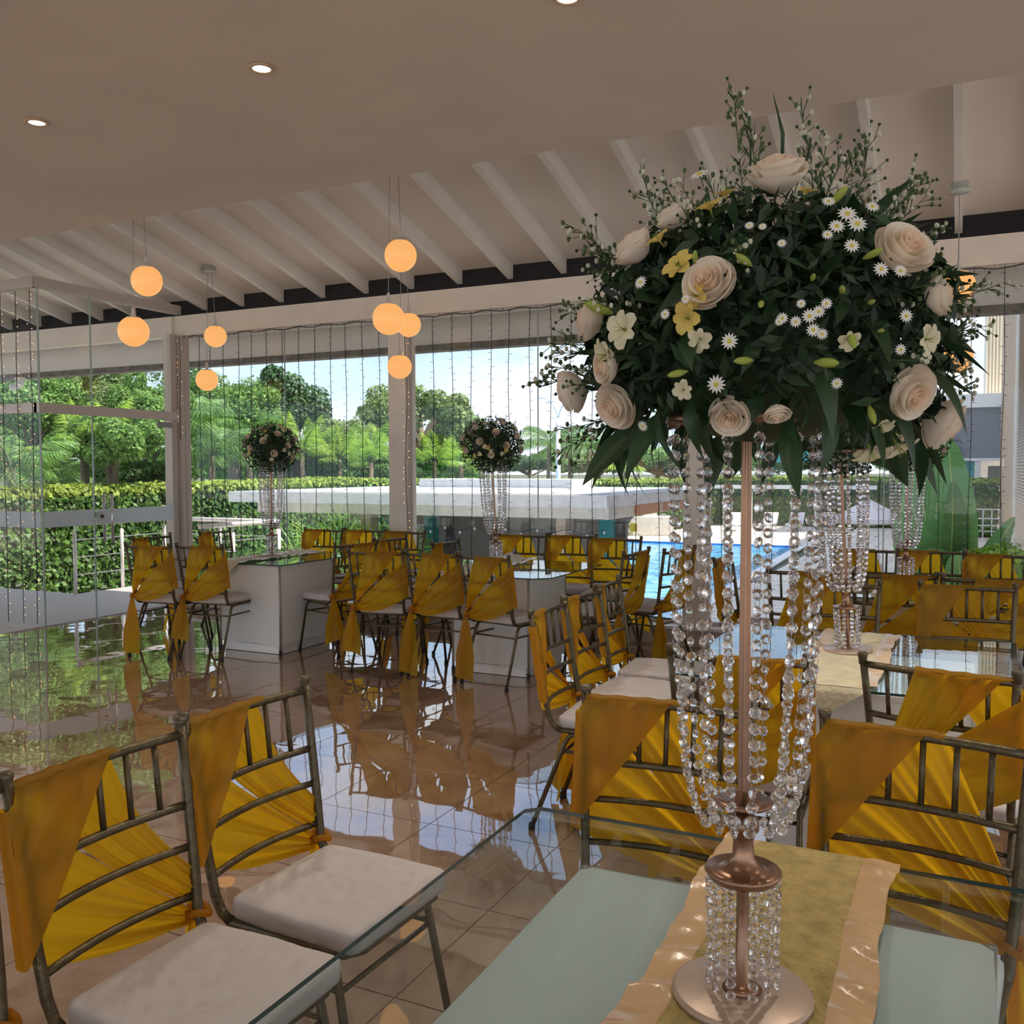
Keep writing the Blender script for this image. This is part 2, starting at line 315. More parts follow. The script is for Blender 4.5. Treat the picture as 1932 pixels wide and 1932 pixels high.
# ================================================================== THE ROOM
WX=-8.17; WY=8.12; CORN=6.24     # left glass wall plane, pool-side glass wall plane, corner of the glass wall
struct(MB().box(-40,30,-40,-6.6,-.3,-.12).box(-40,-9.7,-6.6,3.5,-.3,-.12).box(5.1,9,-6.6,8,-.3,-.12).build('bounce_paving',M_pave))  # unseen pale ground added around the room to bounce light inside
floor=struct(MB().box(-9.6,5,-6.5,7.95,-.12,-.006).build('floor',M_grout))
TS=.6; tile_me=None
def tile_mesh(x0,x1,y0,y1): return MB().add([(x0,y0,-.02),(x1,y0,-.02),(x1,y1,-.02),(x0,y1,-.02),(x0+.001,y0+.001,0),(x1-.001,y0+.001,0),(x1-.001,y1-.001,0),(x0+.001,y1-.001,0)],[(4,5,6,7),(0,1,5,4),(1,2,6,5),(2,3,7,6),(3,0,4,7)]).mesh('tile',M_marble)
tile_me=tile_mesh(-TS/2+.0015,TS/2-.0015,-TS/2+.0015,TS/2-.0015)
tl=[];back=MB()
for i in range(-13,11):
    for j in range(-11,14):
        cx=-2.08+TS*(i+.5); cyy=-.15+TS*(j+.5)
        if cx>4.7 or cyy+.3>7.96: continue
        if cx<-8.0 and cyy>6.0: continue
        vis= (cyy>.2) and (cx*fw[0]+cyy*fw[1]>1.2) and abs((cx*rt[0]+cyy*rt[1])/(cx*fw[0]+cyy*fw[1]))<.62
        if vis: tl.append((cx,cyy))
        else: back.add([(cx-.2985,cyy-.2985,0),(cx+.2985,cyy-.2985,0),(cx+.2985,cyy+.2985,0),(cx-.2985,cyy+.2985,0)],[(0,1,2,3)])
tl.sort(key=lambda p:p[0]**2+p[1]**2)
for n,(a,b) in enumerate(tl[:300]):
    o=link('tile',tile_me,floor,(a,b,0)); o.rotation_euler=(rs.normal(0,.0011),rs.normal(0,.0011),0)
for a,b in tl[300:]: back.add([(a-.2985,b-.2985,0),(a+.2985,b-.2985,0),(a+.2985,b+.2985,0),(a-.2985,b+.2985,0)],[(0,1,2,3)])
o=back.build('floor_tiles',M_marble,floor); o['kind']='stuff'
# soffit with downlights
SH=3.3
struct(MB().box(-16,8,-6.5,4.80,SH,SH+.14).build('ceiling',M_soffit))
for i,(a,b) in enumerate(((-4.23,3.255),(-2.79,3.26),(-1.36,3.285))):
    t=thing('ceiling_downlight',['recessed round ceiling light at the far left of the flat ceiling','recessed round ceiling light, middle of the three on the flat ceiling','recessed round ceiling light cut by the top edge of the photo'][i],'ceiling light',(a,b,SH),0,'recessed ceiling lights')
    m=MB(); m.lathe([(.040,-.001),(.040,-.008),(.052,-.008),(.058,-.001)],24); m.build('trim_ring',M_ring,t,True)
    MB().lathe([(.001,-.004),(.0405,-.004),(.0405,-.002),(.001,-.002)],24).build('lens',M_led,t)
for a in (-7.1,-5.66,-4.23,-2.79,-1.36,.07,1.5):
    for b in (3.26,.4,-2.4):
        l=bpy.data.lights.new('downlight_beam','SPOT'); l.energy=(46 if b>2 else 7); l.color=(1,.87,.72); l.spot_size=R_(110); l.spot_blend=.8; l.shadow_soft_size=.05
        lo=link('downlight_beam',l,None,(a,b,SH-.03)); lo['kind']='helper'
# sloped roof, rafters, beam
SL=.28; Z0=3.42
def rz_(y): return Z0+.13+SL*(WY-y)
roof=link('roof',None); struct(roof)
bw=.56; rx=[-.08-.56*k for k in range(-4,27)]
joint=6.55
for k,xr in enumerate(rx):
    for (ya,yb) in ((4.2,joint),(joint+.006,9.35)):
        x0=xr-bw+.003; x1=xr-.003
        MB().add([(x0,ya,rz_(ya)),(x1,ya,rz_(ya)),(x1,yb,rz_(yb)),(x0,yb,rz_(yb)),(x0,ya,rz_(ya)+.02),(x1,ya,rz_(ya)+.02),(x1,yb,rz_(yb)+.02),(x0,yb,rz_(yb)+.02)],[(0,1,2,3),(7,6,5,4),(0,4,5,1),(2,6,7,3),(1,5,6,2),(3,7,4,0)]).build('roof_panel',M_roof,roof)
    m=MB(); a=Vector((xr,4.2,rz_(4.2)-.065)); b=Vector((xr,WY+.12,rz_(WY+.12)-.065)); m.bar(a,b,.055,.13); m.build('rafter',M_raft,roof)
MB().add([(-16,4.1,rz_(4.1)+.05),(8,4.1,rz_(4.1)+.05),(8,9.4,rz_(9.4)+.05),(-16,9.4,rz_(9.4)+.05)],[(0,1,2,3)]).build('roof_deck',M_roof,roof)
struct(MB().box(-16,8,4.66,4.80,SH+.14,4.6).build('ceiling_upstand',M_soffit))
struct(MB().box(-16,8,WY-.07,WY+.09,3.09,3.315).build('trim_1',M_beam))
struct(MB().box(-16,8,WY+.10,WY+.16,3.1,3.62).build('trim_2',M_dark))  # near-black board stands in for the shaded gap behind the beam
f_=struct(MB().box(-16,8,9.0,9.12,2.93,3.40).build('trim_3',M_fascia))
MB().box(-16,8,8.99,9.16,2.86,2.93).build('weathered_drip_edge',M_grime,f_)
# columns
for i,x in enumerate((-5.20,-2.13,.95,4.0)):
    o=struct(MB().box(x-.10,x+.10,WY-.08,WY+.12,0,3.09).build('column',M_beam)); o['label']=['square beige column between the left window bays','beige column seen behind the crystal strands','','' ][i] or 'beige column'
o=struct(MB().box(-8.38,-8.24,WY-.10,WY+.1,0,3.31).box(-8.24,-8.17,WY-.06,WY+.05,0,3.12).build('column',M_beam))
MB().box(-8.17,-8.12,WY-.08,WY+.04,0,3.09).build('window_jamb',M_alu,o)
# curb + windows of the pool-side wall
struct(MB().box(-8.1,5,7.95,WY+.15,-.12,.14).build('wall_back',M_curb))
struct(MB().box(-8.1,5,7.93,WY+.15,.14,.165).build('trim_4',M_sill))
bays=[(-8.12,-5.30),(-5.10,-2.23),(-2.03,.85),(1.05,3.9)]
for n,(a,b) in enumerate(bays):
    w_=link('window_%d'%(n+1),None); struct(w_); mid=(a+b)/2 if n else -6.69
    MB().box(a,a+.015,WY-.03,WY+.03,.165,3.09).box(b-.015,b,WY-.03,WY+.03,.165,3.09).box(a,b,WY-.03,WY+.03,.165,.20).box(a,b,WY-.03,WY+.03,3.06,3.09).build('window_frame',M_alu,w_)
    for c,d in ((a+.015,mid-.004),(mid+.004,b-.015)):
        MB().box(c,d,WY-.004,WY+.004,.20,3.06).build('pane',M_glass,w_)
    MB().box(mid-.004,mid+.004,WY-.006,WY+.006,.20,3.06).build('pane_joint',M_glass_edge,w_)
# left glass wall (door side) and the return wall going left
gl=link('wall_left',None); struct(gl)
MB().box(WX-.05,WX+.03,CORN-.03,WY-.05,3.33,3.43).build('head_rail',M_alu,gl)
MB().box(WX-.05,WX+.03,CORN-.03,WY-.07,2.115,2.21).build('transom',M_alu,gl)
MB().box(WX-.012,WX,CORN+.01,6.85,2.22,3.33).build('pane',M_glass,gl)
MB().box(WX-.012,WX,6.86,WY-.1,2.22,3.33).build('pane',M_glass,gl)
MB().box(WX-.012,WX,CORN+.01,6.84,0.0,2.115).build('pane',M_glass,gl)
MB().box(WX-.014,WX+.002,6.845,6.855,0,3.33).build('pane_joint',M_glass_edge,gl)
MB().box(WX-.014,WX+.002,CORN-.005,CORN+.008,0,3.33).build('corner_joint',M_glass_edge,gl)
MB().box(WX+.001,WX+.003,CORN+.01,6.84,.98,1.14).build('frosted_band',M_frost,gl)
dr=link('door_1',None); struct(dr)
MB().box(WX-.012,WX,6.87,7.93,0.02,2.09).build('pane',M_glass,dr)
MB().box(WX+.001,WX+.003,6.87,7.93,.98,1.14).build('frosted_band',M_frost,dr)
MB().box(WX-.02,WX+.01,7.72,7.93,2.03,2.09).build('door_hinge',M_ac,dr)
lk=MB().box(WX+.003,WX+.02,6.88,6.97,1.02,1.11).build('door_lock',M_steel,dr)
MB().tube([(WX+.02,6.925,1.065),(WX+.03,6.925,1.065)],.018,14).build('lock_cylinder',M_black,lk)
for s in (-1,1):
    m=MB(); x=WX+s*.06; m.tube([(x,7.02,.78),(x,7.02,1.30)],.014,10); m.tube([(WX,7.02,.86),(x,7.02,.86)],.007,6); m.tube([(WX,7.02,1.22),(x,7.02,1.22)],.007,6); m.build('door_handle',M_steel,dr,True)
MB().box(-8.23,-8.18,7.935,8.02,0,3.1).build('door_jamb',M_alu,dr)
g2=link('wall_left_return',None); struct(g2)
MB().box(-12,WX,CORN-.05,CORN+.03,3.33,3.43).build('head_rail',M_alu,g2)
MB().box(-12,WX-.01,CORN-.03,CORN+.03,2.115,2.21).build('transom',M_alu,g2)
for a,b in ((-12,-9.9),(-9.88,WX-.012)):
    MB().box(a,b,CORN-.006,CORN+.006,2.22,3.33).build('pane',M_glass,g2); MB().box(a,b,CORN-.006,CORN+.006,0,2.115).build('pane',M_glass,g2)
MB().box(-12,WX-.015,CORN-.012,CORN-.009,.98,1.14).build('frosted_band',M_frost,g2)
# ------------------------------------------------------------------ string lights
def drop(x,y,z0,z1,label,lit=False,sx=1,sy=0,wob=1.):
    t=thing('string_light',label,'string light',(x,y,z1),0,'dark strings of tiny lights hanging on the glass')
    ln=z0-z1; n=int(ln/.12); ph=rs.uniform(0,6)
    pts=[(sx*.006*wob*math.sin(ph+k*.55)+sy*0,sy*.006*wob*math.sin(ph+k*.55),ln*(1-k/n)) for k in range(n+1)]
    MB().tube(pts,.0034,4).build('wire',M_wirek,t)
    mb=MB(); mt=MB(); k=0; z=ln-.05
    while z>.03:
        s=1 if (k%2) else -1; s*=rs.choice([1,1,-1]); dz=rs.uniform(-.008,.012)
        p=(0,-.002,z); q=(sx*s*.026,sy*s*.026-.004,z+dz); mb.tube([p,q],.0022,4)
        q2=(sx*s*.034,sy*s*.034-.004,z+dz*1.2); mt.tube([q,q2],.004 if lit else .003,5); z-=rs.uniform(.055,.09); k+=1
    mb.build('bulb_holders',M_wirek,t)['kind']='stuff'
    b=mt.build('bulbs',M_bulbl if lit else M_bulb,t); b['kind']='stuff'
xs=[-7.88,-7.72,-7.52,-7.3,-7.12,-6.9,-6.69,-6.46,-6.25,-6.04,-5.85,-5.64,-5.43,-4.79,-4.57,-4.36,-4.14,-3.95,-3.73,-3.51,-3.31,-3.1,-2.88,-2.67,-2.46,-1.9,-1.69,-1.47,-1.26,-1.05,-.84,-.62,-.4,-.19,.03,.25,.46,.68]
ordn=['first','second','third','fourth','fifth','sixth','seventh','eighth','ninth','tenth','eleventh','twelfth','thirteenth','fourteenth','fifteenth']
cnt={}
for x in xs:
    bay=0 if x<-5.2 else 1 if x<-2.2 else 2; cnt[bay]=cnt.get(bay,0)+1
    drop(x,WY-.045,3.07,.17 if rs.rand()<.85 else .9,'%s string of tiny lights from the left in the %s window bay'%(ordn[cnt[bay]-1],['left','middle','right'][bay]))
for x,l in ((-8.10,'tangled string of lit tiny lights running down the corner column'),(-5.06,'tangled string of tiny lights taped down the middle column edge')):
    drop(x,WY-.125,3.07,.3 if x>-6 else 1.9,l,lit=True,wob=2)
for k,(x,z1) in enumerate(((-8.23,.03),(-8.44,.03),(-8.66,.02),(-8.98,.02))):
    drop(x,CORN-.04,3.31,z1,['lit light string at the glass wall corner','lit light string just left of the glass corner','second lit light string left of the glass corner','leftmost lit light string by the photo edge'][k],lit=True)
t=thing('string_light','horizontal string of tiny lights strung under the long beam','string light',(0,WY-.05,3.07)); m=MB(); mb=MB()
for a,b in ((-8.05,-5.34),(-5.06,-2.27),(-2.0,.9)):
    n=int((b-a)/.1); m.tube([(a+(b-a)*k/n,0,.012*math.sin(k*1.7)) for k in range(n+1)],.005,4)
    for k in range(int((b-a)/.07)): x=a+.07*k; s=rs.choice([-1,1]); mb.tube([(x,-.004,0),(x+.01,-.006,s*.022)],.0022,4)
m.build('wire',M_wirek,t); mb.build('bulb_holders',M_wirek,t)['kind']='stuff'

# ------------------------------------------------------------------ pendants
def pendant(x,y,globes,label,roofz=None):
    near_=min(abs(x-q) for q in rx)<.095; zt=(rz_(y)-.128) if near_ else rz_(y)-.004
    t=thing('globe_pendant',label,'pendant light',(x,y,zt),0,'pairs of lit globe pendants')
    MB().lathe([(.001,.02),(.060,.02),(.060,-.035),(.072,-.037),(.072,-.052),(.001,-.056)],22).build('canopy',M_canopy,t,True)
    for dx,dy,z in globes:
        zz=z-zt; r=.116
        MB().tube([(dx*.4,dy*.4,-.05),(dx,dy,zz+r+.06)],.0028,5).build('cord',M_cord,t)
        prof=[(r*math.sin(a),-r*math.cos(a)) for a in np.linspace(.02,math.pi*.83,16)]
        g=MB().lathe([(p,q) for p,q in prof],26,(dx,dy,zz)).build('globe',M_globe,t,True)
        MB().lathe([(r*math.sin(math.pi*.83),-r*math.cos(math.pi*.83)),(r*.42,r*.94),(.016,r*1.0),(.014,r*1.0+.05),(.008,r*1.0+.07)],18,(dx,dy,zz)).build('globe_cap',M_cream,g,True)
def gp(px,py,Y): p=aty(px,py,Y); return p
for (a,b,Y,l) in (((273,529),(256,626),5.25,'pair of lit globe lamps hanging nearest the left glass wall'),((404,634),(393,717),7.6,'small pair of lit globes in front of the left window bay'),
    ((753,481),(736,602),5.75,'large pair of lit globe lamps hanging left of the middle column'),((769,612),(756,692),7.6,'small pair of lit globes in front of the middle column'),((1808,539),(1804,674),7.55,'pair of lit globes hanging right of the big bouquet')):
    p=gp(*a,Y); q=gp(*b,Y); cx=(p.x+q.x)/2
    pendant(cx,Y,[(p.x-cx,.02,p.z),(q.x-cx,-.02,q.z)],l)

# ================================================================== CHAIRS
def bow(x,a): return -a*math.cos(x/.23*math.pi/2)
def yb(z): return -.19-.08*(z-.45)/.5
def xp(z): return .20+.024*(z-.45)/.5
def chair_parts():
    P={}
    P['post']=[MB().tube([(s*xp(.97),yb(.955),.945),(s*xp(.8),yb(.8),.8),(s*xp(.6),yb(.6),.6),(s*.2,yb(.5),.5),(s*.199,-.178,.462),(s*.197,-.15,.444)],[.0125]*6,8).mesh('back_post',M_chair,True) for s in(-1,1)]
    P['cap']=[MB().lathe([(.012,-.03),(.0135,-.012),(.0165,.0),(.0165,.006),(.011,.010)],10,(s*xp(.97),yb(.955),.945)).mesh('post_cap',M_chair,True) for s in(-1,1)]
    def rail(z,a,r): return MB().tube([(x,yb(z)+bow(x,a),z) for x in np.linspace(-xp(z),xp(z),9)],r,8).mesh('rail',M_chair,True)
    P['top']=rail(.915,.022,.0115)
    P['rails']=[rail(.752,.030,.0105),rail(.655,.036,.0095),rail(.543,.036,.0095)]
    P['sp']=[]
    for k in range(1,6):
        x=-.222+.444*k/6; P['sp'].append(MB().tube([(x,yb(.915)+bow(x,.022),.91),(x*.98,yb(.752)+bow(x,.03),.755)],.0078,6).mesh('spindle',M_chair,True))
    m=MB(); pts=[(-.197,-.15,.444),(-.197,.12,.442),(-.19,.19,.442),(-.15,.215,.442),(.15,.215,.442),(.19,.19,.442),(.197,.12,.442),(.197,-.15,.444)]; m.tube(pts,.0115,8); m.tube([(-.197,-.15,.444),(.197,-.15,.444)],.010,6); m.box(-.18,.18,-.14,.20,.436,.446)
    P['frame']=m.mesh('seat_frame',M_chair,True)
    P['leg']=[];P['foot']=[]
    for s in(-1,1):
        for f,b,c in ((.245,.155,0),(-.275,-.115,0)):
            k=1 if f>0 else -1
            P['leg'].append(MB().tube([(s*.205,f,.012),(s*.190,b+k*.012,.395),(s*.188,b-k*.008,.422),(s*.187,b-k*.05,.430),(s*.187,0,.430)],[.0105]*5,8).mesh('leg',M_chair,True))
            P['foot'].append(MB().lathe([(.014,0),(.0145,.02),(.012,.03)],10,(s*.206,f,0)).mesh('foot_cap',M_cap,True))
    P['str']=[]
    for s in(-1,1): P['str'].append(MB().tube([(s*.191,.170,.352),(s*.191,-.133,.352)],.0075,6).mesh('stretcher',M_chair,True))
    for y in(-.137,.172): P['str'].append(MB().tube([(-.191,y,.345),(.191,y,.345)],.0075,6).mesh('stretcher',M_chair,True))
    return P
def cushion_mesh(seed):
    n=34; bm=[];V=[];F=[];idx={}
    def vert(p):
        k=tuple(round(c,5) for c in p)
        if k not in idx:
            q=Vector(p); rr=(.16,.16,.42); c=Vector((max(-1+rr[0],min(1-rr[0],q.x)),max(-1+rr[1],min(1-rr[1],q.y)),max(-1+rr[2],min(1-rr[2],q.z))))
            d=q-c; d=Vector((d.x/rr[0],d.y/rr[1],d.z/rr[2])); L=d.length
            if L>1e-6: mxc=max(abs(d.x),abs(d.y),abs(d.z)); d=d/L*mxc if L>0 else d
            q=Vector((c.x+d.x*rr[0],c.y+d.y*rr[1],c.z+d.z*rr[2]))
            x=q.x*.203; y=.033+q.y*.198; z=.473+q.z*.030
            ca=.26+.74*1; x*= (1-.05*max(0,-q.y))
            w_=noise.fractal(Vector((x*9+seed*7,y*9,q.z*.6)),.8,2.2,4)
            rdg=abs(noise.noise(Vector((x*14-y*9+seed,y*16+x*5,seed*3.))))
            if q.z>0: fl_=min(1,3*(1-max(abs(q.x),abs(q.y)))); z+= .007*(1-q.x**2)*(1-q.y**2)+ fl_*(.004*w_ -.0075*max(0,.10-rdg)/.10+.004*max(0,.07-abs(noise.noise(Vector((x*9+seed*2,y*11-x*8,seed*5.+2)))))/.07)
            else: x+=.002*w_; y+=.002*w_
            if abs(q.x)>.8 or abs(q.y)>.8:
                x+=.002*w_*(1 if q.x>0 else -1)
            idx[k]=len(V); V.append((x,y,z))
        return idx[k]
    L=np.linspace(-1,1,n+1); Lz=np.linspace(-1,1,7)
    for s in(-1,1):
        for i in range(n):
            for j in range(n):
                f=[(L[i],L[j],s),(L[i+1],L[j],s),(L[i+1],L[j+1],s),(L[i],L[j+1],s)]; f=[vert(p) for p in f]; F.append(f if s>0 else f[::-1])
        for i in range(n):
            for j in range(6):
                f=[(L[i],s,Lz[j]),(L[i+1],s,Lz[j]),(L[i+1],s,Lz[j+1]),(L[i],s,Lz[j+1])]; f=[vert(p) for p in f]; F.append(f if s<0 else f[::-1])
                f=[(s,L[i],Lz[j]),(s,L[i+1],Lz[j]),(s,L[i+1],Lz[j+1]),(s,L[i],Lz[j+1])]; f=[vert(p) for p in f]; F.append(f if s>0 else f[::-1])
    m=MB(); m.add(V,F); return m.mesh('seat_cushion',M_cush,True)
def lerp(a,b,t): return a+(b-a)*t
def sash_mesh(var,pleat):
    m=MB(); rr=random.Random(var*11+3)
    j=lambda s: rr.uniform(-s,s)
    xl=-.05+j(.02); xr=.180+j(.012); fl=-.01+j(.02); zlow=.575+j(.015); zhi=.86+j(.012); hole=j(.01)
    if var>=4: xr=.21; zhi=.89
    if pleat: xl=.03;xr=.17;fl=.05
    kn=Vector((-.205,yb(.5)-.012,.503))
    def patch(A,B,ncol,amp0,amp1,freq,sag,side,ph,nu=30,nv=20,gather=1.,belly=0.):
        def fn(u,v):
            a=A(u); b=B(u); p=a.lerp(b,v); amp=lerp(amp0,amp1,v**.8)
            fold=math.sin(u*freq*math.pi*2+ph+1.5*math.sin(u*5+ph))+.5*math.sin(u*freq*4.1*math.pi+ph*2)
            wob=noise.noise(Vector((u*2.2+ph,v*1.6,var*1.3)))
            p=p+Vector((0,side*(amp*fold+.010*wob*math.sin(math.pi*v)),0))
            p.z-=sag(u)*math.sin(math.pi*v); p.y+=side*belly*max(0.,math.sin(math.pi*min(1,v*1.03)))**1.1
            return p
        m.grid(fn,nu,nv)
    am=.0075 if pleat else .0022
    # back strip from the rail down to the knot
    patch(lambda u:Vector((lerp(xl,xr,u),yb(.915)+bow(lerp(xl,xr,u),.022)-.018,.922)), lambda u:kn+Vector((.006*u,-.004,(u-.5)*.030+(.12*(1-u) if var>=4 else 0))),0,am,.008,3.1,lambda u:.016*(1-u)+.026*u,-1,1.+var,belly=.030,nu=44)
    # back strip from the right post to the knot
    patch(lambda u:Vector((.240,yb(lerp(zhi,zlow,u))-.017,lerp(zhi,zlow,u))), lambda u:kn+Vector((.012,-.010,.01-u*.038)),0,.0018,.009,2.9,lambda u:-.006+.052*u,-1,2.+var,belly=.048,nu=44)
    # front flap
    def FB(u): z=lerp(zlow,.885,u); return Vector((.240,yb(z)+.018,z))
    patch(lambda u:Vector((lerp(fl,.218,u),yb(.915)+bow(lerp(fl,.218,u),.022)+.016,.922)),FB,0,am*1.2,.0016,2.2,lambda u:0,1,3.+var,nu=20,nv=14,belly=.006)
    # roll over the top rail
    def ro(u,v):
        x=lerp(min(xl,fl),.218,u); a=math.pi*v; y=yb(.915)+bow(x,.022)
        return Vector((x,y-.017*math.cos(a)+am*.4*math.sin(u*30),.922+.010*math.sin(a)+.0015*math.sin(u*24+var)))
    m.grid(ro,20,6)
    def rp(u,v): z=lerp(zlow,.885,u); a=math.pi*v; return Vector((.240+.009*math.sin(a),yb(z)-.0175*math.cos(a),z))
    m.grid(rp,8,5)
    # knot
    m.ell(kn+Vector((-.004,-.008,0)),(.026,.022,.024),10,7)
    m.tube([kn+Vector((.026*math.cos(a),.022*math.sin(a)+.008,.008*math.sin(2*a))) for a in np.linspace(0,2*math.pi,13)],.009,6,cap=False)
    me=m.mesh('sash',M_sash,True)
    tails=[]
    for q in range(2):
        t=MB(); ze=[.012,.15,.03,.13][(var+q*2)%4]+rr.uniform(0,.04); dx=[-.05,.03][q]+j(.02); dy=-.02-.05*q+j(.01)
        wd=.125+.02*q
        def ft(u,v,ze=ze,dx=dx,dy=dy,wd=wd,q=q):
            wv=lerp(.018,wd,min(1,v*1.6)**.8); x=kn.x-.006+dx*v+(u-.5)*wv*(.8 if q else .9); y=kn.y-.018+dy*v+.012*math.sin(u*7+v*2+var+q)*min(1,v*2+.3)+(u-.5)*wv*(.5 if q else -.45)
            z=lerp(kn.z-.01,ze,v)-(u-.5)*.05*v*(1 if q else -1)
            if z<.006: y-= (.006-z); z=.006
            return Vector((x,y,z))
        t.grid(ft,10,16); tails.append(t.mesh('sash_tail',M_sash,True))
    return me,tails
PROTO={}
def proto_chair(var,pleat):
    P=CP; t=link('banquet_chair',None); t.location=(0,0,-50)
    for s in(0,1): p=link('back_post',P['post'][s],t); link('post_cap',P['cap'][s],p)
    link('top_rail',P['top'],t)
    for r in P['rails']: link('cross_rail',r,t)
    for r in P['sp']: link('spindle',r,t)
    link('seat_frame',P['frame'],t); link('seat_cushion',CUSH[var%3],t)
    for l,f in zip(P['leg'],P['foot']): q=link('leg',l,t); link('foot_cap',f,q)
    for r in P['str']: link('stretcher',r,t)
    me,tails=sash_mesh(var,pleat); s=link('sash',me,t)
    for q in tails: link('sash_tail',q,s)
    return t
CP=chair_parts(); CUSH=[cushion_mesh(k) for k in range(3)]
USED={}
def chair(mx_,my_,ang,view,label,var=0,pleat=False,group='gold metal banquet chairs with mustard sashes'):
    key=(var,pleat)
    if key not in PROTO: PROTO[key]=proto_chair(*key); c=PROTO[key]
    else: c=ctree(PROTO[key])
    rz=R_(ang+(180 if view=='f' else 0))
    off=Matrix.Rotation(rz,3,'Z')@Vector((0,-.27,0))
    c.location=(mx_-off.x,my_-off.y,0); c.rotation_euler=(0,0,rz)
    tag(c,label,'chair',group); return c
chair(-6.02,5.55,5,'b','leftmost gold chair seen from behind at the far left table',0)
chair(-5.59,5.69,6,'b','second gold chair from behind at the far left table, its sash tail ending square',1)
chair(-6.80,6.33,91,'f','chair facing right at the far left table, behind the leftmost chair',0,True)
chair(-6.81,7.15,93,'f','chair facing right in front of the handrail at the far left table',1,True)
chair(-5.95,7.80,5,'f','chair left of the pair facing us across the far left table, mustard sash',2)
chair(-5.50,7.90,10,'f','chair right of the pair facing us across the far left table, before palms',3)
chair(-5.0,7.86,2,'f','chair facing us directly under the middle column, half hidden',0)
chair(-4.62,7.02,84,'f','chair with pleated sash facing right between the two far tables',2,True)
chair(-3.97,6.88,90,'f','chair with pleated sash facing right, left end of the second far table',3,True)
chair(-4.57,6.43,75,'b','chair seen from behind facing left, right end of the far left table',3)
chair(-3.99,5.85,9,'b','leftmost of three chairs in a row with backs to us, second far table',1)
chair(-3.52,5.88,-3,'b','middle of three chairs in a row with backs to us, second far table',2)
chair(-3.05,5.82,-12,'b','rightmost of three chairs in a row with backs to us, second far table',0)
chair(-3.72,7.90,12,'f','chair facing us just right of the crystal stand on the second far table',1)
chair(-3.27,8.02,8,'f','middle chair facing us behind the second far table',2)
chair(-2.78,7.84,8,'f','chair facing us beside the blue pool, right behind the second far table',3)
chair(-2.19,6.63,84,'b','chair facing left with its sash pulled to one post, before the pool',1)
chair(-1.95,6.95,75,'b','chair before the pool nearest the crystal strands, long hanging sash tail',0)
chair(-1.66,3.79,94,'f','nearest chair of the middle row of three facing right',2,True)
chair(-1.69,4.27,88,'f','middle chair of the middle row of three facing right',3,True)
chair(-1.73,4.74,94,'f','farthest chair of the middle row of three facing right',0,True)
chair(-.67,3.08,2,'b','chair with its back to us directly behind the big crystal strands',3)
chair(-.07,3.14,-14,'b','chair with its back to us at the glass table right of the crystals',2)
chair(-.705,2.385,2,'f','chair facing us across the near glass table, left of the crystal stand',4)
chair(-.08,2.36,-8,'f','chair facing us across the near glass table, at the right edge',5)
chair(.02,5.41,6,'f','chair facing us across the middle right table, at the right end',2)
chair(-.62,5.26,8,'f','chair facing us across the middle right table, behind the small crystal stand',3)
chair(-.85,5.80,2,'b','leftmost chair with its back to us at the far right table',0)
chair(-.36,5.82,3,'b','middle chair with its back to us at the far right table',1)
chair(.12,5.80,0,'b','rightmost chair with its back to us at the far right table',3)
chair(-.67,7.54,5,'f','left chair facing us beside the pool terrace at the far right table',1)
chair(-.22,7.60,6,'f','middle chair facing us in front of the banana leaves',2)
chair(.24,7.47,0,'f','right chair facing us below the bright plants at the right edge',0)
chair(-1.5,6.42,88,'f','chair facing right half hidden by the big crystal strands and pole',1)
chair(-1.69,1.42,89,'f','nearest left chair facing right beside the near glass table',6)
chair(-1.71,1.91,88,'f','second left chair facing right beside the near glass table',7,False)
chair(-1.69,.92,90,'f','chair cut off by the left edge, only its brown post showing',0)

